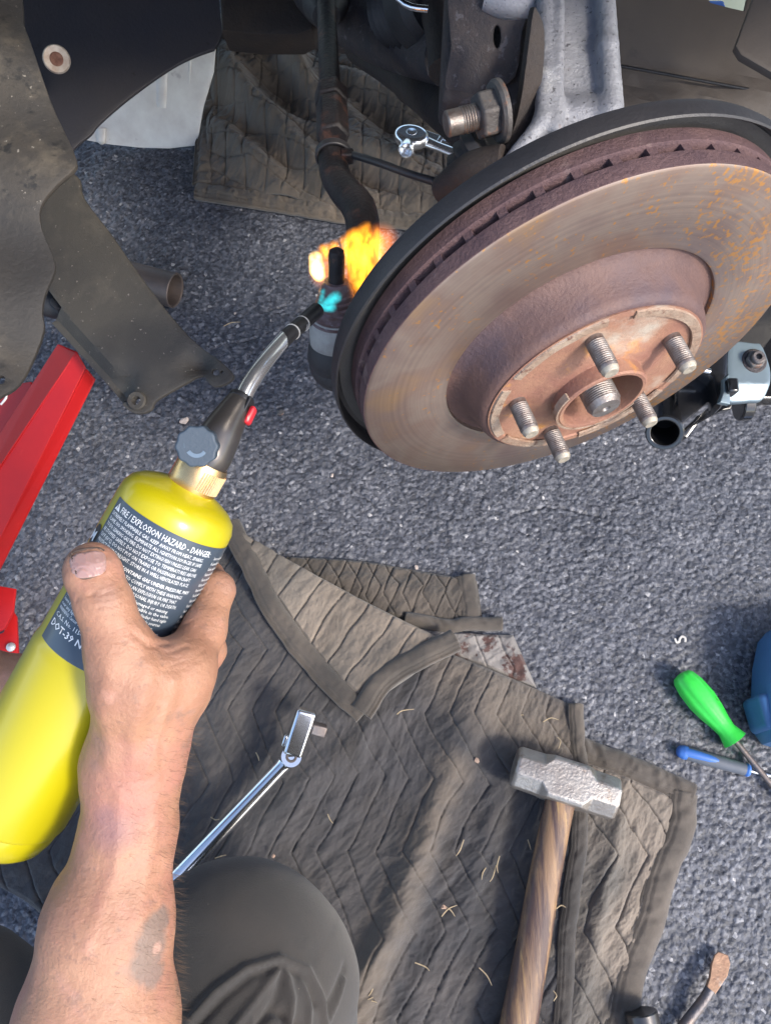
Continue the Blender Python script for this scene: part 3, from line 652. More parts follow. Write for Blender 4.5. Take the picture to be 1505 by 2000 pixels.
def stud_mesh(r, L, base):
    a = MB(); a.lathe([(0, -.006), (r*.98, -.006), (r*.98, base)]+thread_prof(r, base, L-.0035, .0015)[2:]+[(r-.0006, L-.0034)], 28)
    a.lathe([(0, L-.0034), (r-.0005, L-.0034), (r-.0007, L-.0020), (r-.0018, L), (r*.35, L+.0002), (0, L-.0004)], 28, mi=1); return a.mesh('wheel_stud', ['thread', 'thread_tip'], 28)
sm_ = stud_mesh(.0063, .0270, .003); fs = None; sp_ = []
for (x, y) in ((1160, 662), (1305, 660), (1235, 778), (1070, 842), (1008, 790)):
    p = inv @ Vector(onplane(x, y, RC+AX*ZF, AX)); sp_.append(math.degrees(math.atan2(p.y, p.x)))
ref = np.mean([math.remainder(a-72*i_, 360) if False else a for i_, a in enumerate(sp_)][:1])
srt = sorted(sp_); offs = [((a % 72)+72) % 72 for a in sp_]; c_ = np.angle(np.mean(np.exp(1j*np.radians(np.array(offs)*5))))/5
for i in range(5):
    a = c_+R(72*i); mw = RF @ Matrix.Translation((.0575*math.cos(a), .0575*math.sin(a), ZF))
    if fs is None: fs = bpy.data.objects.new('wheel_stud', sm_); link(fs, hub, mw)
    else: clone(fs, hub, mw)
a_ = MB(); a_.lathe([(0, -.01), (.0118, -.01), (.0118, .016)]+thread_prof(.0122, .016, .0435, .0016)[2:]+[(.0114, .0440), (.0108, .0455), (.0100, .0470), (.0030, .0472), (.0022, .0455), (0, .0450)], 48)
a_.obj('axle_end', 'thread', hub, RF, angle=28)
MB().prism([(.0185*math.cos(R(60*k)), .0185*math.sin(R(60*k))) for k in range(6)], .006, .0215, RF).obj('axle_nut', 'nut', hub, None, bevel=.0015)
MB().lathe([(0, .004), (.0286, .004), (.0286, .0065), (.0150, .0070), (0, .007)], 48).obj('bore_floor', 'bore', hub, RF)
# dust shield: dished plate whose rolled rim stands outside the rotor
MB().lathe([(.060, -.0365), (.1650, -.0350), (.1690, -.0335), (.1706, -.0300), (.1708, -.0215), (.1716, -.0205), (.1726, -.0215), (.1730, -.0300), (.1712, -.0352), (.1660, -.0375), (.060, -.0390)], 160, close=True).obj('dust_shield', 'shield', car, RF, angle=40)
MB().lathe([(.070, -.0346), (.1660, -.0334), (.1660, -.0345), (.070, -.0358)], 120, close=True).obj('shield_face', 'shield_in', car, RF)
# caliper side is hidden; hub carrier behind the shield
kn = [(W(1088, -60, .66), W(1092, 250, .635), .0165, .0185, .012), (W(1126, -60, .665), W(1135, 245, .64), .0165, .0190, .016), (W(1160, -60, .66), W(1172, 215, .635), .0150, .0185, .016),
      (W(1092, 250, .635), W(1010, 315, .62), .0170, .0100, .014), (W(1062, -60, .632), W(1064, 150, .615), .0060, .0070, .006), (W(1064, 150, .615), W(1060, 240, .608), .0070, .0075, .006), (W(1060, 240, .608), W(985, 325, .606), .0075, .0050, .006),
      (W(1180, -60, .632), W(1186, 90, .618), .0065, .0075, .006), (W(1186, 90, .618), W(1192, 215, .610), .0075, .0085, .006), (W(1092, -10, .628), W(1086, 250, .604), .0042, .0055, .006), (W(1120, 230, .62), W(1180, 230, .62), .012, .012, .012)]
kv, kf = nets(kn, .0022)
kn_n = vnormals(kv, kf); kv = kv+kn_n*(.0006*fbm(kv[:, 0]*130, kv[:, 1]*130+kv[:, 2]*90, 3, 3))[:, None]
mesh_np('steering_knuckle', kv, kf, 'alu', car)
plate('flange_plate', smooth_px([(1048, 20), (1062, 60), (1058, 150), (1040, 230), (1015, 300), (975, 330), (985, 290), (1005, 240), (1018, 180), (1030, 90), (1040, 20)], 3), W(1030, 200, .612), nrm(CP-W(1030, 200, .6))+np.array([.5, 0, 0]), .006, 'brownsteel', car, bevel=.001)
# strut bracket, dark with worn specks
MB().box((0, 0, 0), .075, .05, .15, frame(W(945, 70, .70), W(950, -200, .70)-W(930, 200, .70), RI)).obj('strut_bracket', 'darksteel', car, bevel=.008, seg=3)
plate('bracket_web', smooth_px([(885, -30), (1035, -30), (1020, 60), (1005, 150), (960, 175), (900, 200), (868, 170), (880, 90)], 3), W(950, 80, .655), CP-W(950, 80, .6), .006, 'darksteel', car, holes=[[(970+7*math.cos(t), 72+22*math.sin(t)) for t in np.linspace(0, 6.28, 14)[:-1]]], bevel=.002)
MB().tube([W(950, -10, .64), W(990, 2, .64), W(1030, 0, .64), W(1060, -30, .64)], [.012, .014, .013, .012]).obj('bracket_lug', 'alu', car)
# pinch bolt with nut, pointing left
bd = W(870, 243, .600); be = W(985, 215, .605); bz = be-bd; BF = frame(bd, bz); Lb = np.linalg.norm(bz)
a_ = MB(); a_.lathe([(0, 0), (.0085, 0), (.0098, .0012), (.0098, .0120)]+thread_prof(.0102, .0120, .026, .0022, .0008)[2:]+[(.0095, .03), (0, .03)], 36, BF); a_.obj('pinch_bolt', 'thread', car, angle=28)
MB().prism([(.0185*math.cos(R(60*k+12)), .0185*math.sin(R(60*k+12))) for k in range(6)], .0260, .0420, BF).obj('pinch_nut', 'nut', car, bevel=.002)
MB().lathe([(0, .0400), (.0215, .0400), (.0235, .0425), (.0235, .0460), (0, .047)], 48, BF).obj('nut_washer', 'nut', car)
MB().lathe([(0, .0), (.020, 0), (.023, .004), (.021, .009), (.026, .014), (.024, .020), (.029, .026), (.027, .034), (0, .034)], 48, frame(W(905, 350, .66), W(960, 290, .64)-W(905, 350, .66))).obj('ball_joint_boot', 'rubber', car)
MB().tube([W(868, 375, .655), W(925, 335, .625), W(985, 318, .61)], [.014, .016, .014]).obj('ball_joint_arm', 'brownsteel', car)
# lower control arm running inboard to the upper left
ca = [(W(700, 95, .98), W(805, 165, .90), .018, .018, .01), (W(805, 165, .90), W(925, 262, .76), .020, .022, .01), (W(760, 70, .98), W(880, 170, .88), .016, .014, .01), (W(880, 160, .88), W(935, 250, .76), .014, .016, .01), (W(790, 140, .93), W(895, 215, .82), .014, .016, .02)]
cv, cf = nets(ca, .004); mesh_np('control_arm', cv, cf, 'brownsteel', car)
# drive shaft boot and subframe pieces in the dark
MB().lathe([(0, 0), (.030, 0), (.036, .006), (.030, .012), (.040, .019), (.034, .026), (.045, .034), (.038, .041), (.050, .05), (.052, .075), (.045, .085), (0, .085)], 56, frame(W(760, 30, .86), W(960, -60, .74)-W(760, 30, .86))).obj('drive_shaft_boot', 'rubber', car)
MB().tube([W(600, -60, 1.05), W(700, 30, .95), W(800, 90, .88), (W(880, 110, .80))], [.05, .04, .032, .03]).obj('drive_shaft', 'darksteel', car)
MB().tube([W(840, -20, .80), W(860, 60, .78), W(868, 140, .76)], [.018, .016, .016]).obj('brake_hose_bracket', 'brownsteel', car)
MB().tube([W(745, -40, .70), W(790, 8, .70), W(835, 18, .70)], [.003, .003, .003]).obj('brake_line', 'chrome', car)
plate('subframe', [(425, -80), (640, -80), (610, 60), (585, 72), (500, 72), (434, 64)], W(520, 20, 1.02), (0, -.6, 1), .05, 'brownsteel', car, bevel=.006)
plate('subframe_rail', [(560, -80), (900, -80), (905, 30), (860, 60), (760, 50), (700, 75), (640, 70), (590, 60)], W(700, 0, 1.08), (0, -.6, 1), .05, 'darksteel', car, bevel=.006)
# tie rod: rod, hex sleeve, clamp, bent outer end, joint and stud
tr = bpy.data.objects.new('tie_rod', None); link(tr, car, Matrix.Translation(Vector(W(660, 300, .72))))
MB().tube([W(634, -60, .90), W(640, 80, .855), W(645, 190, .80)], [.0108, .0110, .0114]).obj('inner_rod', 'tierod', tr)
MB().lathe([(0, 0), (.028, 0), (.032, .01), (.027, .018), (.031, .026), (.025, .036), (.027, .05), (.016, .075), (0, .075)], 40, frame(W(632, -40, .92), W(641, 90, .86)-W(632, -40, .92))).obj('rack_boot', 'rubber', tr)
HF = frame(W(646, 178, .800), W(652, 300, .745)-W(646, 178, .800)); hx = [(.0178*math.cos(R(60*k+10)), .0178*math.sin(R(60*k+10))) for k in range(6)]
MB().prism(hx, 0, .022, HF).obj('jam_nut', 'tierod', tr, bevel=.0025)
MB().prism([(x*.96, y*.96) for x, y in hx], .026, .082, HF).obj('adjuster_sleeve', 'tierod', tr, bevel=.003)
CF = frame(W(651, 303, .735), W(652, 330, .728)-W(650, 290, .738))
MB().lathe([(.0148, -.0035), (.0176, -.0035), (.0176, .0035), (.0148, .0035)], 40, CF, close=True).obj('clamp_ring', 'shield', tr, bevel=.001)
MB().box((0, 0, 0), (.012), .010, .012, frame(W(678, 305, .725), (0, 0, 1))).obj('clamp_bolt', 'tierod', tr, bevel=.002)
MB().tube([W(650, 300, .736), W(654, 340, .722), W(675, 375, .705), (W(698, 402, .690)), W(708, 440, .672), W(708, 500, .655), W(704, 560, .645), W(672, 590, .632)], [.0138, .0142, .0150, .0156, .0148, .0132, .0125, .012], ell=.9).obj('outer_arm', 'tierod', tr, angle=60)
JF = frame(W(655, 700, .655), nrm(W(657, 500, .590)-W(655, 700, .655)), RI)
def jz(py): return (700-py)/200*np.linalg.norm(W(657, 500, .590)-W(655, 700, .655))
u = .6/1503
MB().lathe([(0, jz(722)), (.0200, jz(718)), (.0238, jz(700)), (.0230, jz(676)), (.0205, jz(662)), (0, jz(660))], 48, JF).obj('dust_boot', 'rubber', tr)
MB().lathe([(0, jz(690)), (.0180, jz(688)), (.0212, jz(668)), (.0218, jz(640)), (.0205, jz(622)), (.0195, jz(612)), (0, jz(610))], 48, JF).obj('joint_housing', 'housing', tr)
pr = [(0, jz(622)), (.0205, jz(620))]
for k, y in enumerate(range(618, 560, -10)): r = .0205-.0080*(618-y)/60; pr += [(r, jz(y)), (r, jz(y-2.2)), (r-.0016, jz(y-4.4))]
pr += [(.0118, jz(556)), (.0095, jz(546)), (0, jz(544))]
MB().lathe(pr, 48, JF).obj('knuckle_eye', 'joint', tr, angle=28)
MB().lathe([(0, jz(560)), (.0064, jz(560)), (.0064, jz(500)), (.0056, jz(491)), (.0030, jz(487)), (0, jz(486))], 28, JF).obj('joint_stud', 'tierod', tr)
MB().tube([W(628, 700, .665), W(640, 716, .66), W(660, 726, .66), W(700, 720, .66)], [.012, .016, .018, .016]).obj('lower_boot', 'rubber', tr)
MB().tube([W(690, 303, .722), W(745, 320, .70), W(800, 340, .69), W(872, 362, .68)], [.0035, .0035, .0035, .004]).obj('sensor_rod', 'shield', car)
# fender liners on the left
ln_ = smooth_px([(-260, -260), (250, -300), (470, -260), (432, -60), (432, 40), (436, 92), (422, 124)], 3, False)+smooth_px([(422, 124), (385, 140), (340, 165), (262, 221), (205, 268), (188, 288), (150, 318), (60, 420), (-260, 500)], 4, False)[1:]
plate('arch_liner', ln_, W(200, 120, .86), nrm(np.array([.15, -.35, 1.])), .003, 'liner', car, sub=.03, warp=lambda x, y: .05*math.sin(x*6+1)*.6-.9*(max(0, x-.0))**2*.4, xdir=RI)
st_ = smooth_px([(-150, -100), (20, -60), (45, 40), (62, 90), (100, 200), (128, 262), (152, 320), (150, 345), (118, 372), (88, 398), (78, 420), (84, 452), (104, 500), (106, 530), (88, 575), (82, 610), (84, 640), (60, 700), (38, 748), (10, 775), (-40, 790), (-200, 700)], 3)
plate('bumper_flap', st_, W(50, 400, .62), nrm(np.array([.25, -.25, 1.])), .004, 'liner_dust', car, sub=.015, warp=lambda x, y: .006*math.sin(x*30+y*22)+.004*math.sin(y*60), holes=[[(3+7*math.cos(t), 742+9*math.sin(t)) for t in np.linspace(0, 6.28, 12)[:-1]]], xdir=RI, bevel=.0012)
lp = smooth_px([(70, 60), (92, 180), (92, 250), (150, 318), (300, 200), (300, 60), (180, 30)], 3)
cw = onplane(111, 116, W(111, 116, .76), nrm(np.array([.15, -.35, 1.])))
wf = frame(cw, nrm(CP-cw+np.array([0, -.0, .2])))
MB().lathe([(.006, .0), (.0125, 0), (.0130, .001), (.0118, .003), (.006, .0022)], 40, wf, close=True).obj('push_pin_washer', 'washer', car)
MB().lathe([(0, -.002), (.0066, -.002), (.0066, .0022), (.005, .0028), (0, .0015)], 24, wf).obj('push_pin', 'rustbolt', car)
# splash shield hanging below with two tabs
sp = smooth_px([(128, 330), (152, 345), (160, 382), (215, 455), (275, 540), (330, 612), (372, 660)], 3, False)+smooth_px([(372, 660), (398, 682), (430, 705), (456, 732), (446, 748), (420, 756), (405, 744), (398, 734), (384, 735), (366, 748), (330, 768), (303, 785), (296, 800), (275, 808), (252, 802), (226, 778)], 3, False)[1:]+[(190, 735), (140, 680), (88, 622), (120, 600), (60, 520), (40, 420), (90, 340)]
def ell(x, y, a, b, n=16, rot=0): return [(x+a*math.cos(t)*math.cos(rot)-b*math.sin(t)*math.sin(rot), y+a*math.cos(t)*math.sin(rot)+b*math.sin(t)*math.cos(rot)) for t in np.linspace(0, 2*math.pi, n+1)[:-1]]
SO = W(260, 600, .74); SN = nrm(np.array([-.1, -.30, 1.]))
sinv = frame(SO, SN if np.dot(SN, CP-SO) > 0 else -SN, RI).inverted()
def loc(px, py): p = sinv @ Vector(onplane(px, py, SO, SN)); return np.array([p.x, p.y])
qa_, qb_ = loc(118, 612), loc(262, 770); ta, tb = loc(372, 722), loc(276, 745)
dv = (qb_-qa_)/np.linalg.norm(qb_-qa_); nv2 = np.array([-dv[1], dv[0]])
def swarp(x, y):
    p = np.array([x, y]); s = (p-qa_)@nv2; z = .002*math.sin(x*25)+.0015*math.sin(y*31+1)
    z += -.012*max(0, min(1, (-s+.004)/.012)) if (p-qa_)@dv < .11 else 0
    z -= .010*math.exp(-((np.linalg.norm(p-loc(388, 708))/.013)**2))+.008*math.exp(-((np.linalg.norm(p-loc(240, 742))/.013)**2))
    return z
plate('splash_shield', sp, SO, SN, .003, 'splash', car, sub=.007, warp=swarp, holes=[ell(421, 727, 8, 6, 14, .6), ell(434, 727, 2.5, 2.5, 8), ell(268, 783, 6.5, 6.5, 14)], xdir=RI, bevel=.001)
MB().lathe([(.0036, .0), (.0085, 0), (.0092, .0012), (.0080, .0030), (.0045, .0028), (.0036, .001)], 32, frame(onplane(268, 783, SO+SN*.001, SN), SN), close=True).obj('grommet', 'splash', car)
MB().tube([W(75, 560, .80), W(100, 590, .79), W(130, 600, .785)], [.014, .016, .012]).obj('rubber_plug', 'rubber', car)
MB().tube([W(105, 588, .772), W(118, 601, .768), W(130, 597, .77)], [.004, .0045, .003]).obj('plug_clip', 'brownsteel', car)
# body inner panels at the upper right
plate('inner_fender', [(1150, -150), (1700, -150), (1700, 330), (1500, 300), (1340, 260), (1190, 260), (1120, 200)], W(1350, 150, .82), nrm(np.array([-.1, -.55, 1.])), .004, 'body', car, sub=.03,
      holes=[[(1360, -30), (1462, -30), (1448, 28), (1420, 22), (1382, 12)]], warp=lambda x, y: .006*math.sin(x*14+y*20)+.010/(1+math.exp(min(50, (y+.015)*900))), xdir=RI)
plate('fender_brace', [(1505, -60), (1600, -60), (1600, 200), (1445, 110), (1434, 92), (1475, -20)], W(1500, 60, .70), nrm(np.array([-.1, -.4, 1.])), .006, 'body', car, bevel=.002)
MB().tube([onplane(1205, 128, W(1350, 150, .81), nrm(np.array([-.1, -.55, 1.]))), onplane(1300, 145, W(1350, 150, .81), nrm(np.array([-.1, -.55, 1.]))), onplane(1480, 178, W(1350, 150, .81), nrm(np.array([-.1, -.55, 1.])))], .0016).obj('panel_seam', 'shield', car)
# floor pan and flank of the car above and behind, over the frame edge
MB().box((0, 1.60, .74), 2.6, 1.7, .12).obj('floor_pan', 'liner', car, bevel=.03)
MB().box((-.1, .47, 1.02), 2.8, .10, .46).obj('fender', 'car_paint', car, bevel=.03, seg=4)
MB().box((-.1, 1.45, 1.24), 2.8, 1.86, .06).obj('bonnet', 'car_paint', car, bevel=.02, seg=3)
# ================================================================== TORCH
TA, TB = W(345, 1000, .452), W(85, 1455, .468); TZ = nrm(TA-TB)
ty_ = nrm(TA-CP); ty_ = nrm(ty_-TZ*np.dot(ty_, TZ)); tx_ = np.cross(ty_, TZ)
TF = frame(TA, TZ, tx_); RB = .0352          # local origin: shoulder line, +z to the valve; -90 deg faces the viewer
torch = thing('gas_torch', TA, 'hand torch on a yellow gas cylinder with slate warning label, held in the hand', 'torch')
prof = [(0, -.232), (.020, -.232), (.0275, -.2305), (.0315, -.2260), (.0338, -.2190), (.0346, -.2125), (.0344, -.2105), (.0330, -.2102), (.0330, -.2094), (.0358, -.2092), (.0364, -.2075), (.0364, -.104), (.0360, -.101), (.0353, -.0985), (RB, -.096), (RB, -.003), (.0347, .003), (.0325, .0080), (.028, .0118), (.022, .0145), (.016, .0165), (.0128, .0185), (.0125, .021), (0, .021)]
MB().lathe(prof, 128, TF).obj('gas_cylinder', 'yellow', torch, angle=50)
CYL = bpy.data.objects['gas_cylinder']
def cyl(phi, z, r): return TF @ Vector((r*math.cos(phi), r*math.sin(phi), z))
PH0, PH1, LZ0, LZ1 = R(-150), R(45), -.0030, -.0955
b_ = MB(); n_, m_ = 60, 4; v = []
for i in range(n_+1):
    for k in range(m_+1): v.append(cyl(PH0+(PH1-PH0)*i/n_, LZ0+(LZ1-LZ0)*k/m_, RB+.0003))
f = [(i*(m_+1)+k, (i+1)*(m_+1)+k, (i+1)*(m_+1)+k+1, i*(m_+1)+k+1) for i in range(n_) for k in range(m_)]
lab = b_.add(v, f).obj('warning_label', 'label', torch)
def text_mesh(s, size, width=None, bold=0):
    cu = bpy.data.curves.new('lettering', 'FONT'); cu.body = s; cu.size = size; cu.resolution_u = 1; cu.fill_mode = 'FRONT'; cu.offset = bold
    t = bpy.data.objects.new('tmp', cu); COL.objects.link(t); bpy.context.view_layer.update()
    me = bpy.data.meshes.new_from_object(t.evaluated_get(bpy.context.evaluated_depsgraph_get()))
    bpy.data.objects.remove(t); bpy.data.curves.remove(cu)
    xs = [q.co.x for q in me.vertices]; w = max(xs)-min(xs)
    if width:
        for q in me.vertices: q.co.x = (q.co.x-min(xs))*width/w
        w = width
    return me, w
def lettering(s, phi, z, size, parent, width=None, bold=.0, m='ink', r=RB+.0006, vert=False):
    me, w = text_mesh(s, size, width, bold*size)
    for q in me.vertices: q.co = cyl(phi+q.co.x/RB, z+q.co.y, r)
    me.materials.clear(); me.materials.append(M[m]); me.name = 'lettering'
    o = bpy.data.objects.new('lettering', me); link(o, parent); return w
c0 = R(-146); Wd = .0645
def tri_sign(phi, z, h):
    P = [(-.58, 0), (.58, 0), (0, 1)]; b = MB(); b.add([cyl(phi+x*h/RB, z+y*h, RB+.0006) for x, y in P], [(0, 1, 2)])
    b.obj('warning_triangle', 'ink', lab)
    b = MB(); b.add([cyl(phi+x*h/RB, z+y*h, RB+.0009) for x, y in ((-.06, .28), (.06, .28), (.08, .68), (-.08, .68))]+[cyl(phi+x*h/RB, z+y*h, RB+.0009) for x, y in ((-.06, .1), (.06, .1), (.06, .2), (-.06, .2))], [(0, 1, 2, 3), (4, 5, 6, 7)]); b.obj('exclamation_mark', 'label', lab)
tri_sign(c0+.06, -.0098, .0045); lettering('FIRE / EXPLOSION HAZARD - DANGER:', c0+R(9.5), -.0094, .0053, lab, Wd-.004, .004)
L1 = ['EXTREMELY FLAMMABLE GAS. KEEP AWAY FROM HEAT, SPARKS,', 'FLAME. NO SMOKING. ELIMINATE ALL IGNITION SOURCES IF SAFE', 'TO DO. LEAKING GAS FIRE: DO NOT EXTINGUISH UNLESS LEAK CAN', 'BE STOPPED SAFELY. DO NOT EXPOSE TO TEMPERATURES ABOVE', '120°F (50°C). DO NOT PUT ON TRAINS OR PASSENGER AIRCRAFT.', 'PROTECT FROM SUNLIGHT. STORE IN A WELL-VENTILATED PLACE.']
z = -.0130
for s in L1: lettering(s, c0, z, .0030, lab, Wd-random.uniform(0, .004), .002); z -= .00335
z -= .0012; tri_sign(c0+.06, z-.0001, .0042); lettering('WARNING:', c0+R(9), z, .0050, lab, .0165, .012); lettering('CONTAINS GAS UNDER PRESSURE, MAY', c0+R(38), z, .0030, lab, Wd-.0215, .012); z -= .0036
for s in ['EXPLODE IF HEATED. FAILURE TO COMPLY WITH THESE WARNINGS', 'AND INSTRUCTIONS MAY RESULT IN AN EXPLOSION OR FIRE THAT', 'CAN CAUSE PROPERTY DAMAGE, PERSONAL INJURY OR DEATH.']:
    lettering(s, c0, z, .0030, lab, Wd-random.uniform(.001, .006), .002); z -= .00335
for s in ['Inspect torch seals. Never use with damaged or missing', 'seals, or if dirt or rust particles are visible in the valve.', 'Keep upright when attaching torch. Attach cylinder hand tight', 'only. Do not use near heat, sparks and other possible sources', 'of ignition. Never use on damaged or leaking cylinder.', 'An empty cylinder may still hold gas. Keep away from', 'children. Use outdoors or with ample ventilation. Do not', 'leave a lit torch unattended. Let it cool before storing', 'near any light, or ignition sources. They can ignite.', 'WARNING: Cancer and Reproductive Harm. Contact chemical info']:
    lettering(s, c0, z, .0028, lab, Wd-random.uniform(.002, .010), .004); z -= .0030
z -= .0012; lettering('C.A.S. No. 115-07-1   UN 1075', c0, z, .0036, lab, None, .01); z -= .0062
lettering('DOT-39 NRC 260/312 M1061', c0, z, .0058, lab, None, .014)
for k in range(22): lettering('Use in a well ventilated area only. Keep out of reach', R(-29), -.0110-k*.0036, .0030, lab, .034-random.uniform(0, .004), .008)
# round emblem on the left flank of the cylinder
b_ = MB(); c = R(-157); ze = -.0305; v = [cyl(c, ze, RB+.0006)]+[cyl(c+.0054*math.cos(t)/RB, ze+.0072*math.sin(t), RB+.0004) for t in np.linspace(0, 2*math.pi, 25)[:-1]]
em = b_.add(v, [(0, 1+k, 1+(k+1) % 24) for k in range(24)]).obj('emblem', 'ink_black', torch)
lettering('M', c-.0028/RB, ze-.0028, .0085, em, .0056, .03, r=RB+.0009)
# valve collar, body, knob, burner
MB().lathe([(.0110, .016), (.0142, .0165), (.0148, .0175), (.0148, .0330), (.0140, .0350), (.0095, .0350), (0, .0350), (0, .016)], 64, TF).obj('brass_collar', 'brass', torch)
kn_ = MB()
for k in range(56):
    a = 2*math.pi*k/56
    if abs(math.remainder(a-R(-25), 2*math.pi)) < 1.0: kn_.box((.01490*math.cos(a), .01490*math.sin(a), .0255), .0009, .0009, .012, TF)
kn_.obj('knurling', 'brass', torch)
T0 = np.array(TF @ Vector((0, 0, .034)))
bp = [T0, W(412, 888, .447), W(430, 850, .450), W(450, 815, .455), W(470, 783, .460)]
MB().tube(bp, [.0118, .0126, .0120, .0100, .0080], 32, 6, ref=RI).obj('torch_body', 'torch_body', torch, angle=60)
MB().tube([W(468, 786, .4595), W(475, 776, .461)], [.0084, .0082], 32).obj('body_cap', 'tip', torch, bevel=.001)
MB().tube([W(473, 780, .4605), W(488, 750, .466), W(510, 717, .474), W(537, 683, .487), W(565, 652, .502), W(590, 634, .514)], [.0052, .0052, .0051, .0050, .0048, .0046], 32, 8).obj('burner_tube', 'satin', torch, angle=80)
te = nrm(W(625, 603, .540)-W(565, 665, .500))
MB().tube([W(549, 670, .4935), W(565, 653, .5015), W(588, 633, .5140), W(605, 618, .5240), W(619, 606, .532)], [.0050, .0051, .0052, .0053, .0053], 32, 4).obj('burner_tip', 'tip', torch, angle=60)
for (x, y, d) in ((571, 648, .5045), (590, 632, .5150)):
    MB().lathe([(.0048, -.00045), (.0055, -.00045), (.0055, .00045), (.0048, .00045)], 32, frame(W(x, y, d), te), close=True).obj('burner_ring', 'tape', torch)
kd = nrm(CP-W(392, 868, .43)+np.array([-.05, -.02, 0])); KF = frame(W(390, 870, .4375), kd, RI)
kp = [((.0114+(.0004*math.cos(10*t)))*math.cos(t), (.0114+.0004*math.cos(10*t))*math.sin(t)) for t in np.linspace(0, 2*math.pi, 97)[:-1]]
MB().prism(kp, .001, .0150, KF).obj('valve_knob', 'knob', torch, bevel=.0012, seg=3)
kb = bpy.data.objects['valve_knob']
cr_ = [(.0062*math.cos(t), .0062*math.sin(t)) for t in np.linspace(R(-150), R(-35), 12)]+[(.0030+.0028*0+.0042*math.cos(t)-.0028, .0042*math.sin(t)+.0002) for t in np.linspace(R(-35), R(-150), 12)]
MB().prism(cr_, .0148, .0154, KF).obj('crescent_mark', 'knob_mark', kb)
me, w = text_mesh('OFF', .0026)
for q in me.vertices: q.co = KF @ Vector((-.0068+q.co.y*.3-.0+ .0*q.co.x, .0020-q.co.x*.6, .0151))
me.materials.clear(); me.materials.append(M['knob_mark']); link(bpy.data.objects.new('lettering', me), kb)
MB().lathe([(0, -.006), (.006, -.006), (.006, .002), (0, .002)], 24, KF).obj('valve_stem', 'brass', torch)
BFm = frame(W(489, 812, .4555), W(500, 790, .457)-W(480, 832, .455), RI)
MB().box((0, 0, 0), .0040, .008, .0115, BFm).obj('ignition_button', 'redplastic', torch, bevel=.002, seg=3)
MB().box((-.0036, 0, -.0010), .0020, .010, .0220, BFm).obj('button_guard', 'tip', torch, bevel=.0008)

# ================================================================== FLAMES
def flame(pts, label, mname, col, strength, nscale, res=.0022, **k):
    P = [(np.asarray(p, float), r) for p, r in pts]
    pr = [(p, p+np.array([0, 0, 1e-5]), r*1.02, r*1.02, r*.3) for p, r in P]
    v, f = nets(pr, res); return tag(mesh_np('flame', v, f, flame_mat(mname, col, strength, nscale, P, **k)), label, 'flame')
D_ = .632
flame([(W(712, 560, D_), .017), (W(722, 538, D_), .016), (W(708, 525, D_), .018), (W(698, 495, D_), .018), (W(718, 500, D_), .017), (W(722, 470, D_), .0135), (W(700, 472, D_), .0125), (W(716, 452, D_), .0090), (W(676, 484, D_), .0105), (W(740, 520, D_), .012),
       (W(655, 488, D_), .0090), (W(636, 495, D_), .0090), (W(690, 470, D_), .010)],
      'orange flame licking up the tie rod beside the joint stud', 'flame_gas_yellow', (1.0, .33, .016), 340, 85, lo=.40, hi=.66, stretch=(1.2, 1.2, .35))
flame([(W(616, 504, .615), .0062), (W(618, 516, .615), .0070), (W(619, 528, .615), .0070), (W(623, 538, .615), .0058)], 'small white yellow flame lobe left of the joint stud', 'flame_gas_bright', (1.0, .60, .18), 1300, 70, .0012)
flame([(W(748, 500, .64), .022), (W(752, 530, .64), .020), (W(640, 530, .65), .018), (W(690, 560, .64), .022), (W(745, 470, .64), .016)], 'faint orange glow of flame between rod and dust shield', 'flame_gas_orange', (1.0, .25, .05), 60, 40)
tp = W(624, 602, .5335)
def along(a, b, r0, r1, n): return [(a*(1-t)+b*t, r0*(1-t)+r1*t) for t in np.linspace(0, 1, n)]
flame(along(tp, W(631, 568, .545), .0026, .0022, 12)+along(tp, W(656, 580, .556), .0026, .0050, 12)+along(tp, W(648, 600, .552), .0024, .0042, 10)+along(tp, W(641, 585, .55), .0020, .0024, 10), 'forked blue green jet at the torch tip', 'flame_gas_blue', (.015, .52, .58), 115, 300, .0005, stretch=(1, 1, 1), pw=.8)

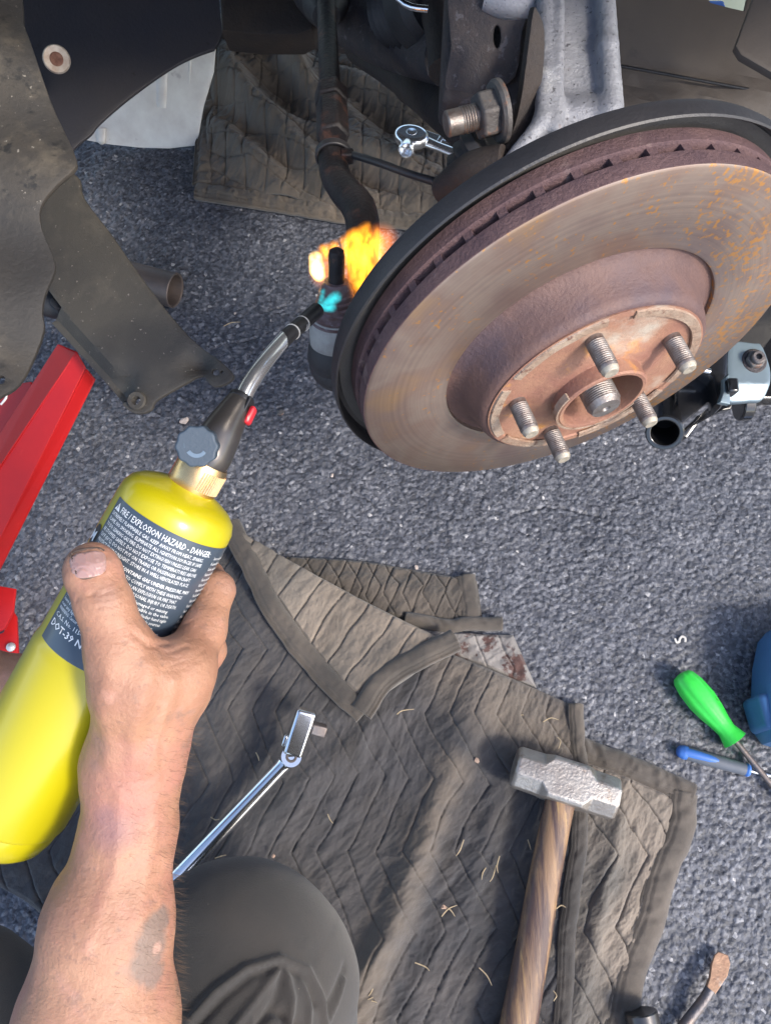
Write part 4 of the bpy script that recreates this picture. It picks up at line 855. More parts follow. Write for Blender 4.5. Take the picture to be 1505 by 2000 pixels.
# ================================================================== PERSON
per = thing('person', W(190, 1700, .45), 'person in dark trousers holding the torch, grimy bare forearm with a tattoo', 'person')
ad = nrm(W(200, 1100, .45)-CP)          # roughly along the sight line
def px_r(p, d): return p*d/FPX
d0 = .430
A_ = [
    # forearm and wrist
    (W(130, 2350, .40), W(190, 2000, .425), .046, .0425, .010), (W(190, 2000, .425), W(212, 1800, .430), .0425, .0330, .012), (W(212, 1800, .430), W(252, 1620, .437), .0330, .0238, .014), (W(252, 1620, .437), W(262, 1500, .440), .0238, .0228, .016),
    # heel of the hand and metacarpals, fanned from the near edge (index) away from the viewer (little finger)
    (W(262, 1500, .437), W(352, 1318, .432), .0215, .0165, .016), (W(268, 1480, .450), W(352, 1345, .455), .0205, .0165, .014), (W(270, 1470, .464), W(345, 1372, .478), .018, .0155, .014), (W(272, 1465, .474), W(340, 1395, .498), .016, .014, .014),
    (W(255, 1490, .437), W(262, 1330, .412), .0225, .0195, .018), (W(262, 1330, .416), W(335, 1322, .425), .0170, .0150, .018),
    # thumb
    (W(258, 1330, .412), W(232, 1262, .405), .0190, .0152, .012), (W(232, 1262, .405), W(204, 1184, .4010), .0150, .0137, .010), (W(204, 1184, .4010), W(183, 1120, .4035), .0137, .0142, .006), (W(183, 1120, .4035), W(179, 1109, .4045), .0142, .0134, .004),
    # index finger from knuckle round the far side of the cylinder
    (W(352, 1318, .432), W(398, 1232, .452), .0158, .0120, .012), (W(398, 1232, .452), W(424, 1152, .470), .0118, .0108, .008),
    (W(424, 1152, .472), W(395, 1104, .505), .0105, .0092, .005), (W(395, 1104, .505), W(335, 1075, .518), .0090, .0080, .004),
    # middle
    (W(352, 1345, .455), W(405, 1270, .482), .0155, .0112, .010), (W(405, 1270, .482), W(402, 1215, .508), .0108, .0095, .005), (W(402, 1215, .508), W(335, 1150, .523), .0092, .0080, .004),
    # ring and little finger
    (W(345, 1372, .478), W(382, 1320, .505), .0145, .0108, .008), (W(382, 1320, .505), W(330, 1250, .525), .0104, .0085, .005), (W(330, 1250, .525), W(285, 1215, .526), .0084, .0076, .004),
    (W(340, 1395, .498), W(350, 1350, .518), .0130, .0098, .008), (W(350, 1350, .518), W(290, 1310, .532), .0094, .0075, .005),
]
hv, hf = nets(A_, .00135)
hn = vnormals(hv, hf)
def onarm(x, y): return hit(x, y, A_, .33, .60)
for pts, r, dp in (([(150, 1172), (180, 1160), (236, 1140)], .0010, .0009), ([(168, 1196), (200, 1200), (236, 1190)], .0009, .0005), ([(300, 1246), (340, 1210), (390, 1150)], .0011, .0005), ([(330, 1300), (372, 1290), (400, 1270)], .0011, .0007), ([(325, 1312), (362, 1304), (392, 1290)], .0010, .0005), ([(210, 1350), (240, 1352), (270, 1340)], .0012, .0004), ([(178, 1163), (205, 1160), (238, 1146)], .0011, .0010), ([(182, 1172), (212, 1172), (240, 1160)], .0010, .0007), ([(190, 1186), (220, 1184), (244, 1172)], .0012, .0007), ([(262, 1236), (290, 1262), (325, 1256)], .0020, .0012),
                   ([(142, 1078), (146, 1110), (160, 1132), (190, 1126), (208, 1108), (206, 1084)], .0011, .0009), ([(300, 1262), (330, 1275), (365, 1262)], .0013, .0006), ([(320, 1280), (350, 1286)], .0012, .0005), ([(345, 1230), (372, 1215)], .0012, .0005),
                   ([(200, 1520), (240, 1530), (290, 1524)], .0018, .0005), ([(196, 1545), (250, 1552), (310, 1544)], .0018, .0004), ([(405, 1168), (440, 1160)], .0011, .0006), ([(408, 1158), (445, 1150)], .0010, .0005)):
    hv = groove(hv, hn, [onarm(*p) for p in pts], r, dp)
for pts, r, dp in (([(290, 1300), (270, 1400), (262, 1480)], .005, -.0016), ([(340, 1330), (310, 1420), (290, 1500)], .0045, -.0014), ([(215, 1300), (200, 1400), (215, 1480)], .006, -.0014), ([(235, 1560), (225, 1700), (170, 1850)], .004, -.0009), ([(300, 1560), (290, 1680), (270, 1800)], .005, -.0010), ([(280, 1350), (250, 1440)], .0022, -.0006), ([(320, 1390), (300, 1460), (310, 1520)], .0018, -.0006)):
    hv = groove(hv, hn, [onarm(*p) for p in pts], r, dp)
q_ = hv@np.array([.6, .2, .77]); hv = hv+hn*(.0006*fbm(hv[:, 0]*90+q_*30, hv[:, 1]*90, 4, 3)+.0010*fbm(hv[:, 0]*28, hv[:, 1]*28+q_*20, 6, 2))[:, None]
M['skin'] = mat('suntanned_skin', (.42, .225, .140), (.33, .165, .105), 22, .46, 0, 1.0, 380, sss=.08, layers=[((.47, .245, .175), 60, .56, .75), ((.25, .14, .10), 140, .60, .72), ((.38, .17, .13), 14, .52, .7), ((.25, .155, .12), 40, .60, .74), ((.22, .13, .09), 420, .64, .72)], bdist=.0008)
near_mask(M['skin'], [onarm(222, 1620), onarm(210, 1600)], [.010, .007], (.26, .14, .145), .5, 60, .35, .6)
near_mask(M['skin'], [onarm(195, 1450), onarm(185, 1495), onarm(330, 1262), onarm(210, 1165), onarm(168, 1085), onarm(455, 1140)], [.006, .004, .009, .006, .006, .008], (.30, .17, .13), .6, 120, .6, .55)
near_mask(M['skin'], [onarm(302, 1812), onarm(297, 1845), onarm(288, 1880), onarm(300, 1902), onarm(318, 1795)], [.0085, .0115, .0110, .0075, .0065], (.16, .135, .12), .30, 160, .45, .72)
near_mask(M['skin'], [onarm(306, 1852)], [.0032], (.46, .28, .22), .3, 300, .25, .8)
mesh_np('arm', hv, hf, 'skin', per, label='grimy right hand and forearm gripping the cylinder')
arm = bpy.data.objects['arm']
# thumbnail laid on the thumb, following its curve
NU, NV = 22, 18; nv__ = []; o2 = []
nc_ = (173, 1103); eu = np.array([.985, -.17]); ev = np.array([.17, .985])
for j in range(NV):
    for i in range(NU):
        a, b = (i/(NU-1)*2-1), (j/(NV-1)*2-1)
        w_ = 36*(1-.10*max(0, b)); sx_ = a*w_*math.sqrt(max(0, 1-.30*abs(b)**5)); syy = b*25*math.sqrt(max(0, 1-.38*abs(a)**4))
        x, y = nc_+eu*sx_+ev*syy; p = onarm(x, y); n = nrm(CP-p); nv__.append(p+n*(.0011-.0006*abs(a)**3)); o2.append(p-n*.001)
ii = np.arange(NU*NV).reshape(NV, NU); F = np.stack([ii[:-1, :-1], ii[1:, :-1], ii[1:, 1:], ii[:-1, 1:]], -1).reshape(-1, 4)
bd_ = np.concatenate([ii[0], ii[1:, -1], ii[-1, -2::-1], ii[-2:0:-1, 0]]); b2_ = np.roll(bd_, -1); nn = NU*NV
mesh_np('thumbnail', nv__+o2, np.concatenate([F, F[:, ::-1]+nn, np.stack([bd_, b2_, b2_+nn, bd_+nn], -1)]), 'nail', arm)
gp = [(141, 1086), (150, 1120), (163, 1130), (187, 1125), (205, 1114)]
MB().tube([onarm(*p)+nrm(CP-onarm(*p))*.0001 for p in smooth_px(gp, 4, False)], .0005, 8, 1).obj('nail_grime', 'grime', arm)
gp = [(138, 1088), (144, 1079), (165, 1073), (190, 1071), (204, 1076)]
MB().tube([onarm(*p)+nrm(CP-onarm(*p))*.0002 for p in smooth_px(gp, 4, False)], .0007, 8, 1).obj('nail_grime', 'grime', arm)
# fine hair on the forearm
hb = MB()
for k in range(560):
    y = random.uniform(1420, 1995); x0 = np.interp(y, [1400, 1550, 1750, 2000], [190, 180, 120, 40]); x1 = np.interp(y, [1400, 1550, 1650, 2000], [388, 346, 338, 352])
    x = x0+(x1-x0)*random.betavariate(3.0, 1.0) if k % 3 else x1-random.uniform(0, 7)
    p = onarm(x, y); n = nrm(CP-p+RI*random.uniform(.0, .6)); t = nrm(RI*random.uniform(.3, 1.2)-UP*random.uniform(-.2, .8)+RI*.3); L = random.uniform(.004, .009)
    s_ = nrm(np.cross(t, n))*.00005; q = p+t*L*.55+n*.0012; e = p+t*L+n*.0009+(RI*.0012 if k % 3 == 0 else 0)
    hb.add([p-s_, p+s_, q+s_*.8, q-s_*.8, e], [(0, 1, 2, 3), (3, 2, 4)])
M['hair'] = mat('arm_hair', (.10, .065, .045), (.15, .10, .06), 50, .6)
tag(hb.obj('arm_hair', 'hair', arm), kind='stuff')
# the other forearm, passing below the cylinder at the left edge
A2 = [(W(-260, 1350, .60), W(-60, 1330, .62), .032, .027, .01), (W(-60, 1330, .62), W(60, 1335, .625), .027, .022, .01), (W(60, 1335, .625), W(110, 1345, .63), .020, .016, .01)]
v, f = nets(A2, .003); mesh_np('other_arm', v, f, 'skin', per)
# trousers: bent knee and thigh, folds where the cloth bunches
K = [(W(488, 1884, .600), W(483, 1872, .600), .0655, .0645, .02), (W(500, 1870, .60), W(400, 2350, .50), .0580, .078, .03), (W(420, 1850, .59), W(330, 2350, .50), .055, .075, .03), (W(560, 1930, .62), W(590, 2300, .80), .058, .05, .03)]
kv_, kf_ = nets(K, .0022); kn2 = vnormals(kv_, kf_)
def onk(x, y): return hit(x, y, K, .42, .8)
for pts, r, dp in (([(372, 1995), (420, 1938), (480, 1892), (545, 1872), (598, 1895), (625, 1950), (632, 2010)], .0028, -.0045), ([(380, 2010), (440, 1945), (490, 1905), (545, 1886), (590, 1908), (612, 1960)], .003, .0030),
                   ([(455, 2010), (500, 1950), (545, 1890)], .003, -.004), ([(556, 1895), (568, 1950), (562, 2010)], .0032, -.004), ([(590, 1905), (604, 1960), (600, 2010)], .003, -.003), ([(505, 2000), (530, 1970), (560, 1990), (580, 2010)], .003, .005),
                   ([(530, 1975), (545, 1930), (552, 1895)], .004, .003), ([(668, 1915), (655, 1960), (632, 2010)], .003, -.003), ([(640, 1960), (655, 1930), (672, 1890)], .003, .002), ([(345, 1720), (420, 1700), (520, 1700)], .02, -.001)):
    kv_ = groove(kv_, kn2, [onk(*p) for p in pts], r, dp)
kv_ = kv_+kn2*(.0012*fbm(kv_[:, 0]*22, kv_[:, 1]*22, 61, 3))[:, None]
mesh_np('trousers', kv_, kf_, 'trouser', per, label='dark trouser knee with bunched folds')
K2 = [(W(-60, 1930, .66), W(60, 2060, .64), .05, .06, .02), (W(60, 2060, .64), W(100, 2300, .6), .06, .07, .02)]
v, f = nets(K2, .005); mesh_np('trousers', v, f, 'trouser', per, label='other trouser leg at the lower left corner')

# ================================================================== TOOLS ON THE BLANKETS
# --- sledge hammer
hm = thing('hammer', G(1100, 1530), 'short sledge hammer with steel octagonal head and worn wooden handle on the blanket', 'hammer')
h0, h1 = G(1003, 1496, .040), G(1203, 1562, .040); HFm = frame((h0+h1)/2, h1-h0, (0, 0, 1)); HL = np.linalg.norm(h1-h0)
b = MB(); sec = [(-.5, .0195, .0125), (-.475, .0215, .0130), (-.24, .0220, .0130), (-.165, .0225, .0040), (.165, .0225, .0040), (.24, .0220, .0130), (.475, .0215, .0130), (.5, .0195, .0125)]
v = []
for z, s_, c_h in sec:
    for x, y in ((s_, s_-c_h), (s_-c_h, s_), (-s_+c_h, s_), (-s_, s_-c_h), (-s_, -s_+c_h), (-s_+c_h, -s_), (s_-c_h, -s_), (s_, -s_+c_h)): v.append((x, y, z*HL))
n_ = len(sec); f = [(i*8+k, i*8+(k+1) % 8, i*8+8+(k+1) % 8, i*8+8+k) for i in range(n_-1) for k in range(8)]+[tuple(range(7, -1, -1)), tuple(range(n_*8-8, n_*8))]
head = b.add([HFm @ Vector(p) for p in v], f).obj('head', 'hammer', hm, bevel=.0016, seg=3)
M['wood'] = mat('worn_hickory', (.33, .20, .105), (.17, .10, .065), 14, .38, 0, .5, 200, stretch=(7, .35, 7), coat=.2, layers=[((.085, .050, .045), 13, .46, .60), ((.46, .29, .12), 30, .60, .72), ((.05, .03, .025), 60, .62, .70)], rvar=.1)
hp = [G(1098, 1545, .036), G(1086, 1600, .034), G(1062, 1720, .032), G(1040, 1850, .030), G(1012, 2000, .028), G(980, 2160, .026)]
fr0 = frame((0, 0, 0), (0, 1, 0))
MB().tube(hp, [.0155, .0158, .0164, .0170, .0180, .0190], 36, 8, ell=.88, ref=(0, 0, 1)).obj('handle', 'wood', hm, angle=80)
# --- flex head ratchet
rt = thing('ratchet', G(560, 1500), 'chrome flex-head ratchet with its head tilted up on the blanket left of the knee', 'ratchet')
p0, p1 = G(330, 1730, .028), G(556, 1492, .046)
MB().tube([p0, p0*.4+p1*.6, p1*.97+p0*.03, p1], [.0092, .0088, .0086, .0098], 28, 1).obj('handle', 'chrome', rt, angle=50)
q0, q1 = G(566, 1486, .052), G(600, 1385, .078); QF = frame(q0, q1-q0, (CP-q0)+np.array([.14, .06, 0])); QL = np.linalg.norm(q1-q0)
piv = MB(); pf = frame(G(569, 1478, .052), CP-G(569, 1478, .052))
piv.lathe([(0, -.008), (.0112, -.008), (.0118, -.006), (.0118, .006), (.0108, .008), (0, .008)], 32, pf).obj('knuckle', 'chrome', rt)
MB().lathe([(0, .0078), (.0062, .0078), (.0062, .0090), (.0040, .0092), (.0028, .0070), (0, .007)], 24, pf).obj('pivot_pin', 'darksteel', rt)
MB().box((0, 0, QL*.56), .016, .0215, QL*.86, QF).obj('head', 'chrome', rt, bevel=.0035, seg=4)
MB().box((0, 0, .006), .011, .0165, .020, QF).obj('tongue', 'chrome', rt, bevel=.003, seg=3)
q_y = np.array(QF.col[1][:3]); sg = 1 if q_y[0] > 0 else -1
MB().box((0, sg*.0190, QL*.70), .0120, .0160, .0120, QF).obj('drive_square', 'prybar', rt, bevel=.0014)
MB().box((0, -sg*.0125, QL*.35), .009, .0045, .0130, QF).obj('switch_lever', 'chrome', rt, bevel=.0015)
# --- far ratchet with socket
r2 = thing('ratchet', G(800, 275, .05), 'small chrome ratchet with a deep socket, lying on the far blanket', 'ratchet')
a0, a1 = G(803, 266, .075), G(905, 306, .055)
MB().tube([a0+(a1-a0)*.22, a0+(a1-a0)*.5, a0+(a1-a0)*.75, a1], [.0105, .0082, .0090, .0105], 20, 3, ell=.7).obj('handle', 'satin', r2, angle=60)
F2 = frame(a0, (0.02, .05, 1), a1-a0); MB().prism([(.0270*math.cos(t), .0215*math.sin(t)) for t in np.linspace(0, 6.283, 29)[:-1]], -.012, .008, F2).obj('head', 'satin', r2, bevel=.0075, seg=6)
MB().lathe([(0, .0115), (.010, .0115), (.0104, .0130), (0, .0140)], 24, F2 @ Matrix.Translation((0, 0, -.0045)) @ Matrix.Diagonal((.8, .8, 1, 1))).obj('switch_lever', 'satin', r2, bevel=.001)
sf = frame(W(798, 272, 1.19), W(789, 306, 1.16)-W(798, 272, 1.19)); MB().lathe([(0, 0), (.0118, 0), (.0125, .001), (.0125, .012), (.0112, .014), (.0122, .016), (.0122, .034), (.0100, .035), (.0096, .020), (0, .020)], 28, sf).obj('socket', 'satin', r2)
w2 = thing('wrench', G(850, 275, .05), 'slim chrome wrench behind the small ratchet on the far blanket', 'wrench')
MB().tube([G(832, 268, .062), G(855, 276, .062), G(895, 288, .062)], [.0065, .0065, .0075], 16, 2, ell=.6).obj('shank', 'satin', w2)
MB().box((0, 0, 0), .032, .016, .009, frame(G(838, 268, .062), (0, 0, 1), G(895, 290, .06)-G(832, 266, .06))).obj('jaw', 'satin', w2, bevel=.002)
MB().box((0, 0, 0), .007, .030, .009, frame(G(858, 277, .063), (0, 0, 1), G(895, 290, .06)-G(832, 266, .06))).obj('cross_pin', 'satin', w2, bevel=.001)
# --- green screwdriver
gs = thing('screwdriver', G(1380, 1380), 'screwdriver with grimy bright green handle on the asphalt', 'screwdriver')
g0, g1 = G(1327, 1316, .017), G(1434, 1446, .014); GF = frame(g0, g1-g0); GL = np.linalg.norm(g1-g0)
b = MB(); P = [(0, .004, 0), (.02, .0105, .2), (.07, .0135, .8), (.20, .0162, 1), (.40, .0170, 1), (.58, .0150, 1), (.74, .0118, .8), (.85, .0105, .3), (.93, .0125, .1), (1.0, .0145, 0), (1.005, .0128, 0), (1.006, .003, 0)]
v = []
for t, r, w_ in P:
    for k in range(48):
        a = 2*math.pi*k/48; rr = r*(1-.07*w_*(1 if (k % 6) in (0,) else 0)-.03*w_*(1 if (k % 6) in (1, 5) else 0)); v.append(GF @ Vector((rr*math.cos(a), rr*math.sin(a), t*GL)))
n_ = len(P); f = [(i*48+k, i*48+(k+1) % 48, i*48+48+(k+1) % 48, i*48+48+k) for i in range(n_-1) for k in range(48)]+[tuple(range(47, -1, -1)), tuple(range(n_*48-48, n_*48))]
b.add(v, f).obj('handle', 'greensd', gs, angle=45)
MB().tube([g1-(g1-g0)*.02, G(1560, 1600, .006)], .0034, 20, 1).obj('blade', 'prybar', gs, angle=60)
# --- blue and grey screwdriver
bs = thing('screwdriver', G(1400, 1490), 'slim blue and grey screwdriver lying under the green screwdriver blade', 'screwdriver')
s0, s1 = G(1322, 1466, .008), G(1465, 1506, .008); dd = s1-s0
MB().tube([s0, s0+dd*.03, s0+dd*.12, s0+dd*.35, s0+dd*.60, s0+dd*.90, s0+dd*.93], [.0040, .0060, .0074, .0078, .0074, .0068, .0058], 24, 3).obj('handle', 'greypl', bs, angle=60)
MB().tube([s0-dd*.005, s0+dd*.02, s0+dd*.08, s0+dd*.13], [.0035, .0062, .0080, .0076], 24, 3).obj('end_cap', 'bluepl', bs, angle=60)
up_ = np.array([0, 0, .0036]); sdv = nrm(np.cross(dd, [0, 0, 1]))
MB().tube([s0+dd*.08+up_*.7, s0+dd*.22+up_, s0+dd*.42+up_, s0+dd*.58+up_*.9, s0+dd*.63+up_*.6], [.0055, .0054, .0050, .0036, .0015], 20, 3).obj('inlay', 'bluepl', bs, angle=60)
MB().tube([s0+dd*.92, s0+dd*.95, s0+dd*.98], [.0064, .0074, .0064], 24, 2).obj('collar', 'bluepl', bs)
MB().tube([s0+dd*.96, G(1560, 1530, .006)], .0021, 16, 1).obj('blade', 'chrome', bs)
# --- pry tool and socket at the lower right
pt = thing('pry_bar', G(1380, 1930), 'bent pry tool with flat rusty tip at the lower right', 'pry bar')
def ribbon(pts, wid, th, name, m, parent):
    b = MB(); v = []; n = len(pts)
    for i, (p, w_, t_) in enumerate(zip(pts, wid, th)):
        T = nrm(pts[min(i+1, n-1)]-pts[max(i-1, 0)]); s_ = nrm(np.cross(T, [0, 0, 1])); u_ = np.cross(s_, T)
        for a, c in ((-1, -1), (1, -1), (1, 1), (-1, 1)): v.append(p+s_*a*w_/2+u_*c*t_/2)
    f = [(i*4+k, i*4+(k+1) % 4, i*4+4+(k+1) % 4, i*4+4+k) for i in range(n-1) for k in range(4)]+[(3, 2, 1, 0), (n*4-4, n*4-3, n*4-2, n*4-1)]
    return b.add(v, f).obj(name, m, parent, bevel=.0008)
pp = [G(*p, z) for p, z in (((1411, 1862), .010), ((1409, 1874), .010), ((1403, 1895), .012), ((1394, 1918), .015), ((1385, 1935), .017))]
ribbon(pp, [.010, .0170, .0180, .0125, .0100], [.0016, .0022, .0030, .0042, .0055], 'flat_tip', 'pry', pt)
MB().tube([G(1386, 1932, .017), G(1372, 1955, .015), G(1345, 1990, .011), G(1270, 2090, .008)], [.0052, .0052, .0055, .0058], 18, 4).obj('shank', 'prybar', pt, angle=60)
sk = thing('socket', G(1260, 1990), 'dark chrome deep socket at the bottom edge of the asphalt', 'socket')
s_a, s_b = G(1250, 1975, .020), G(1275, 2080, .016)
skf = frame(s_a, s_b-s_a); MB().lathe([(.0115, .0005), (.0150, 0), (.0162, .0012), (.0162, .055), (.0150, .056), (0, .056), (0, .020), (.0110, .020), (.0110, .001)], 40, skf).obj('shell', 'torch_body', sk, angle=40)
# --- blue case at the right edge
cs = thing('tool_case', G(1520, 1350), 'blue plastic tool case at the right edge of the frame', 'case')
plate('shell', smooth_px([(1512, 1236), (1590, 1215), (1790, 1210), (1790, 1460), (1590, 1455), (1506, 1420)], 3), G(1560, 1330, .055), (0, 0, 1), .045, 'case', cs, bevel=.006)
ft = frame(G(1496, 1408, .030), (0, 0, 1), (1, .1, 0)); MB().box((.010, .008, 0), .045, .040, .050, ft).obj('foot', 'case', cs, bevel=.007, seg=4)
MB().lathe([(.0040, .0250), (.0072, .0250), (.0076, .0262), (.0040, .0262)], 28, ft @ Matrix.Translation((.006, .005, 0)), close=True).obj('foot_hole_rim', 'case', cs); MB().lathe([(0, .0252), (.0055, .0252), (.0055, .0256), (0, .0256)], 24, ft @ Matrix.Translation((.006, .005, 0))).obj('foot_hole_shade', 'void', cs)  # flat near-black disc paints the shade in the foot hole
# --- black and silver jack end behind the rotor
jk = thing('jack', G(1350, 770), 'black steel jack with open tube end and silver blue plate with a nut', 'jack')
zt = .30
t0_, t1_ = G(1297, 846, .30), G(1296, 735, .20); TFJ = frame(t0_, t1_-t0_); TL = np.linalg.norm(t1_-t0_)
MB().lathe([(.0140, .0), (.0160, .0), (.0172, .0015), (.0168, .004), (.0155, .006), (.0152, TL), (.0125, TL), (.0125, .0005), (.0132, 0)], 48, TFJ, close=True).obj('tube', 'blackpaint', jk, angle=40)
MB().lathe([(0, .045), (.0126, .045), (.0126, .047), (0, .047)], 32, TFJ).obj('tube_shade', 'void', jk)  # near-black disc added as the shade inside the open tube
plate('web_plate', [(1322, 745), (1345, 735), (1380, 742), (1398, 770), (1330, 830), (1322, 800)], G(1350, 780, .285), (0, -.1, 1), .004, 'blackpaint', jk, bevel=.0012)
plate('lower_web', [(1335, 838), (1392, 790), (1410, 795), (1440, 760), (1425, 800), (1375, 808), (1340, 856), (1325, 850)], G(1370, 815, .265), (0, -.3, 1), .012, 'blackpaint', jk, bevel=.002)
plate('black_bracket', smooth_px([(1290, 740), (1330, 690), (1415, 660), (1418, 735), (1412, 790), (1396, 790), (1388, 742), (1345, 726)], 2), G(1380, 730, .30), (0, -.1, 1), .016, 'blackpaint', jk, bevel=.003)
MB().tube([G(1330, 722, .305), G(1350, 718, .307), G(1385, 726, .305)], [.003, .0035, .003]).obj('pin', 'chrome', jk)
plate('side_plate', smooth_px([(1420, 682), (1434, 668), (1470, 671), (1484, 674), (1496, 700), (1503, 730), (1500, 760), (1492, 778), (1470, 780), (1420, 778), (1418, 730)], 3), G(1460, 725, .30), (0.05, -.2, 1), .004, 'zinc', jk, bevel=.0014,
      sub=.006, warp=lambda x, y: -.45*max(0, -(y+.0135)))
plate('plate_edge', [(1413, 740), (1422, 730), (1424, 790), (1404, 786), (1412, 765)], G(1415, 760, .312), (0.3, -.2, 1), .004, 'zinc', jk, bevel=.001)
MB().box((0, 0, 0), .010, .014, .016, frame(G(1425, 757, .312), (0, -.2, 1))).obj('bolt_head', 'blackpaint', jk, bevel=.002)
nf = frame(G(1470, 706, .302), (-.05, -.25, 1))
MB().lathe([(0, 0), (.0120, 0), (.0122, .0015), (.0108, .003), (0, .003)], 32, nf).obj('washer', 'darksteel', jk)
MB().prism([(.0092*math.cos(R(60*k)), .0092*math.sin(R(60*k))) for k in range(6)], .003, .0085, nf).obj('nut', 'nut', jk, bevel=.001)
MB().lathe([(.0030, .0060), (.0030, .0135), (.0052, .0135), (.0062, .0125), (.0066, .0085), (0, .008), (0, .006)], 24, nf).obj('lock_collar', 'prybar', jk)
MB().lathe([(0, 0), (.018, 0), (.018, .012), (0, .012)], 36, frame(G(1440, 788, .25), (1, 0, .05))).obj('caster', 'blackpaint', jk, bevel=.002)
MB().box((0, 0, .13), .07, .09, .26, frame(G(1415, 700, 0)+np.array([0, .03, 0]), (0, 0, 1))).obj('post', 'blackpaint', jk, bevel=.004)
MB().box((0, 0, .01), .20, .22, .02, frame(G(1415, 700, 0)+np.array([0, .03, 0]), (0, 0, 1))).obj('base', 'blackpaint', jk, bevel=.004)
# --- red jack stand
rj = thing('jack_stand', G(60, 900), 'red painted folded steel jack stand at the left edge', 'jack stand')
def strip_faces(name, L_, R_, th, parent, lab=None):
    b = MB(); v = []; n = len(L_)
    for a, c in zip(L_, R_):
        v += [a, c]
    nn_ = nrm(np.cross(L_[-1]-L_[0], R_[0]-L_[0])); nn_ = nn_ if nn_[2] > 0 else -nn_
    v += [p-nn_*th for p in v]
    m2 = 2*n; f = []
    for i in range(n-1):
        a = 2*i; f += [(a, a+1, a+3, a+2), (m2+a+2, m2+a+3, m2+a+1, m2+a), (a, a+2, m2+a+2, m2+a), (a+3, a+1, m2+a+1, m2+a+3)]
    f += [(1, 0, m2, m2+1), (2*n-2, 2*n-1, m2+2*n-1, m2+2*n-2)]
    return b.add(v, f).obj(name, 'red', parent, bevel=.0012, label=lab)
hT, hB = .27, .05
strip_faces('leg_flange', [G(112, 672, hT), G(-60, 940, .13)], [G(150, 688, hT+.002), G(-60, 1000, .15)], .003, rj)
strip_faces('leg_ridge', [G(150, 688, hT+.002), G(-60, 965, .158)], [G(168, 720, hT-.012), G(-60, 1175, .075)], .003, rj)
strip_faces('leg_side', [G(168, 720, hT-.012), G(-20, 1085, .100), G(-60, 1165, .08)], [G(186, 742, hT-.020), G(5, 1104, .055), G(-60, 1225, .03)], .003, rj)
strip_faces('inner_leg', [G(-60, 760, .12), G(60, 745, .16)], [G(-60, 900, .10), G(75, 800, .15)], .003, rj)
plate('base_angle', [(-60, 1135), (31, 1150), (26, 1195), (10, 1228), (-60, 1260)], G(0, 1180, .06), (0, -.1, 1), .003, 'red', rj)
plate('base_foot', [(25, 1192), (33, 1205), (36, 1276), (-60, 1282), (-60, 1262), (8, 1235)], G(0, 1240, .03), (0, -.1, 1), .003, 'red', rj)
MB().lathe([(0, 0), (.0055, 0), (.0050, .002), (.003, .0035), (0, .0038)], 24, frame(G(22, 1264, .032), (0, -.1, 1))).obj('rivet', 'tape', rj)
MB().tube([W(14, 765, .76), W(12, 778, .76), W(2, 790, .76)], .0012, 10, 2).obj('wire_clip', 'tape', rj)
# --- pipe lying behind the splash shield
pi_ = thing('steel_pipe', G(330, 575), 'short brown grey steel pipe lying on the asphalt, open end out', 'pipe')
e0 = G(343, 568, .03); e1 = G(200, 530, .03); pfm = frame(e0, e1-e0+np.array([0, 0, 0.0])); PLn = np.linalg.norm(e1-e0)
MB().lathe([(.0225, .0008), (.0245, 0), (.0255, .001), (.0250, .004), (.0243, PLn), (.0218, PLn), (.0220, .002)], 48, pfm, close=True).obj('tube', 'pipe', pi_, angle=40)
MB().lathe([(0, .060), (.0221, .060), (.0221, .062), (0, .062)], 32, pfm).obj('pipe_shade', 'void', pi_)  # near-black disc stands in for the dark inside of the pipe
# --- white ribbed sheet beyond the arch
ws = thing('metal_sheet', G(320, 280), 'dirty white ribbed metal sheet standing beyond the wheel arch', 'panel')
wo_ = G(300, 288, .004); wn = nrm(np.array([.05, -.75, .66]))
plate('sheet', [(60, 60), (424, 60), (418, 140), (398, 210), (386, 284), (330, 290), (270, 288), (205, 281), (150, 270)], wo_, wn, .003, 'white_sheet', ws, sub=.012,
      warp=lambda x, y: .002*math.sin(x*20)+.0015*math.sin(y*26+x*10), xdir=RI)
def onws(x, y, h=0): return onplane(x, y, wo_, wn)+wn*h
for (x, y0, y1, r) in ((317, 60, 212, .010), (198, 250, 281, .008)):
    MB().tube([onws(x, y0), onws(x, y1-14), onws(x, y1-4), onws(x, y1, -.004)], [r, r, r*.8, r*.3], 20, 3, ell=.5, ref=wn).obj('pressed_rib', 'white_sheet', ws, angle=60)
MB().tube([onws(372, 60), onws(370, 180), onws(364, 285)], [.003]*3, 12, 2).obj('seam_bead', 'white_sheet', ws)
# --- glimpses at the back
bb = thing('storage_box', G(1235, 205), 'glossy blue box glimpsed between knuckle and dust shield', 'box')
MB().box((0, 0, .07), .20, .10, .14, frame(G(1235, 215, 0), (0, 0, 1))).obj('shell', 'bluebin', bb, bevel=.01, seg=3)
MB().box((0, 0, .145), .21, .11, .012, frame(G(1235, 215, 0), (0, 0, 1))).obj('lid', 'bluebin', bb, bevel=.004)
for k in range(2): MB().box((0, -.02+.03*k, .1525), .20, .006, .003, frame(G(1235, 215, 0), (0, 0, 1))).obj('lid_rib', 'white_sheet', bb)
pg = thing('pale_backdrop', G(1410, 10, .1), 'pale green crate seen through the gap at the top right', 'backdrop')  # block added to stand for the bright background in the gap
MB().box((0, 0, .15), .5, .35, .30, frame(G(1410, 0, 0)+np.array([0, .1, 0]), (0, 0, 1))).obj('shell', 'green_pale', pg, bevel=.01, seg=3)
MB().box((0, 0, .305), .53, .38, .03, frame(G(1410, 0, 0)+np.array([0, .1, 0]), (0, 0, 1))).obj('rim', 'green_pale', pg, bevel=.006)
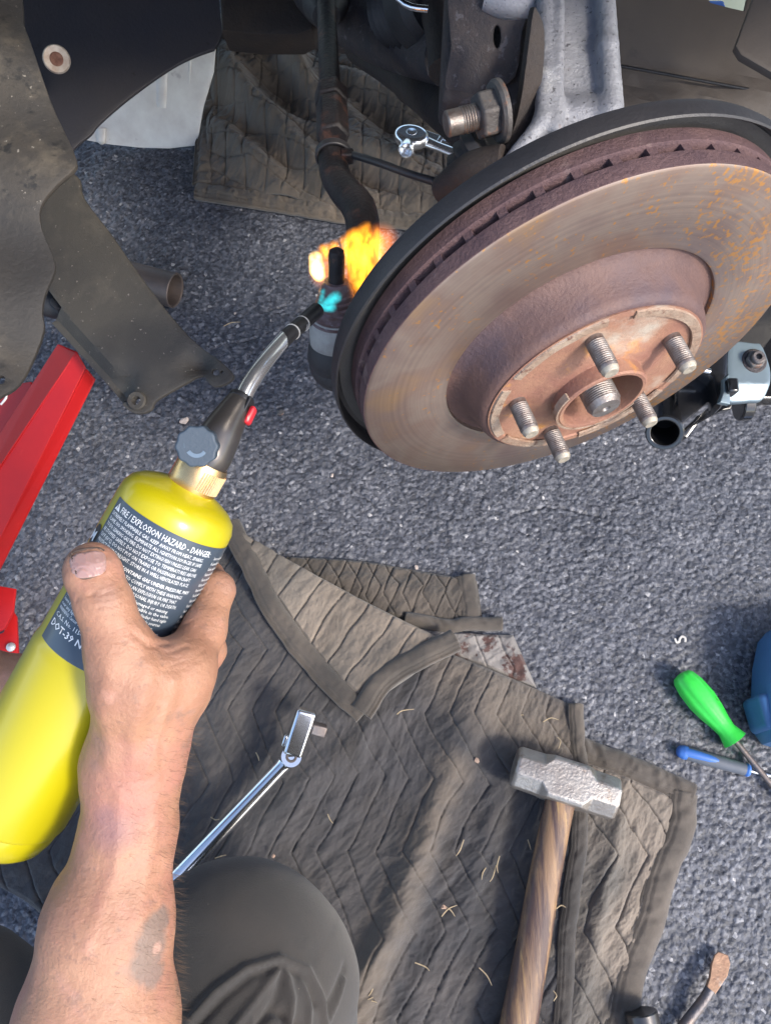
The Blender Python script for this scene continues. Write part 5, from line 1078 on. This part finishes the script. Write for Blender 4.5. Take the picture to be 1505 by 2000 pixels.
# ================================================================== SMALL DEBRIS
def pebble(x, y, r, label, m='pebble', z=0.0, flat=.6):
    bm = bmesh.new(); bmesh.ops.create_icosphere(bm, subdivisions=2, radius=r)
    for v in bm.verts: k = 1+.5*(random.random()-.5); v.co = Vector((v.co.x*k, v.co.y*k*.8, v.co.z*k*flat))
    me = bpy.data.meshes.new('pebble'); bm.to_mesh(me); bm.free(); finish(me, m, True, 25)
    o = bpy.data.objects.new('pebble', me); link(o, None, Matrix.Translation(Vector(G(x, y, z+r*flat*.6))) @ Matrix.Rotation(random.uniform(0, 6), 4, 'Z')); return tag(o, label, 'stone')
pebble(360, 822, .0062, 'pale pinkish pebble on the asphalt beside the torch knob')
pebble(547, 806, .0055, 'dark grey stone chip on the asphalt right of the torch body', 'nut')
pebble(459, 612, .0022, 'tiny white pebble below the hanging splash shield pipe')
pebble(648, 928, .0026, 'tiny pale pebble on the asphalt right of the cylinder')
pebble(813, 1108, .0030, 'small white pebble just above the dark torn layer')
cp_ = G(1327, 1248, .003)
wsq = MB().tube([G(*p, .0035) for p in ((1317, 1247), (1320, 1254), (1325, 1253), (1327, 1247), (1331, 1243), (1337, 1246), (1337, 1254))], .0014, 8, 4, ell=.5).obj('scrap', 'white_sheet')
tag(wsq, 'small curled white scrap on the asphalt above the green screwdriver', 'litter')
ST = [((437, 637), (452, 630), (470, 629)), ((968, 1690), (962, 1712), (956, 1722)), ((975, 1672), (970, 1690), (972, 1705)), ((948, 1695), (942, 1705), (940, 1718)), ((905, 1640), (898, 1660), (890, 1672)), ((862, 1790), (875, 1775), (892, 1768)), ((868, 1770), (880, 1778), (888, 1790)), ((735, 1900), (728, 1930), (720, 1945)),
      ((692, 1990), (700, 1962), (728, 1948)), ((705, 1968), (722, 1955), (736, 1958)), ((935, 1890), (950, 1905), (960, 1925)), ((1085, 1775), (1095, 1768), (1104, 1772)), ((1080, 1935), (1086, 1945), (1080, 1955)), ((810, 1880), (830, 1888), (838, 1896)), ((1088, 1440), (1094, 1448), (1090, 1462)), ((775, 1395), (785, 1388), (808, 1385)), ((1000, 1405), (1010, 1398), (1022, 1396)),
      ((412, 1596), (420, 1601), (428, 1600)), ((420, 1676), (432, 1672), (442, 1670)), ((640, 1590), (644, 1600), (650, 1608)), ((760, 1820), (770, 1812), (782, 1815)), ((1030, 1640), (1034, 1652), (1036, 1660)), ((1060, 1410), (1075, 1402), (1090, 1406)), ((500, 1470), (504, 1478), (506, 1486))]
for i, t in enumerate(ST):
    onb = i > 0; z_ = .002 if not onb else .0175
    pts = [G(*p, z_+.002*k) for k, p in enumerate(t)]
    o = MB().tube(pts, [.0006, .0007, .0003], 6, 4).obj('dry_grass', 'straw')
    if onb: tag(o, 'short dry grass strand lying on the near quilted blanket', 'grass strand', 'dry grass strands on the near blanket')
    else: tag(o, 'dry twig on the asphalt right of the splash shield', 'twig')
LB = [((930, 1432), 'pinkish dry leaf scrap on the blanket above the hammer head', 9), ((932, 1485), 'single pale leaf flake on the blanket left of the hammer head', 6), ((534, 1672), 'tiny dry leaf crumb above the dark knee', 4), ((866, 1772), 'tangled tan leaf crumb in mid blanket', 5)]
for (x, y), lb, s_ in LB:
    u_ = s_*.00055; n_ = 9; pts = [np.array([math.cos(t)*u_*random.uniform(.5, 1.2), math.sin(t)*u_*random.uniform(.5, 1.1), random.uniform(0, .0015)]) for t in np.linspace(0, 6.28, n_+1)[:-1]]
    c = G(x, y, .020); b = MB(); v = [c+np.array([0, 0, .0022])]+[c+p for p in pts]+[c+p-np.array([0, 0, .0007]) for p in pts]
    b.add(v, [(0, 1+k, 1+(k+1) % n_) for k in range(n_)]+[(1+k, 1+n_+k, 1+n_+(k+1) % n_, 1+(k+1) % n_) for k in range(n_)]+[tuple(1+n_+k for k in reversed(range(n_)))])
    tag(b.obj('leaf_scrap', 'leafbit'), lb, 'leaf')
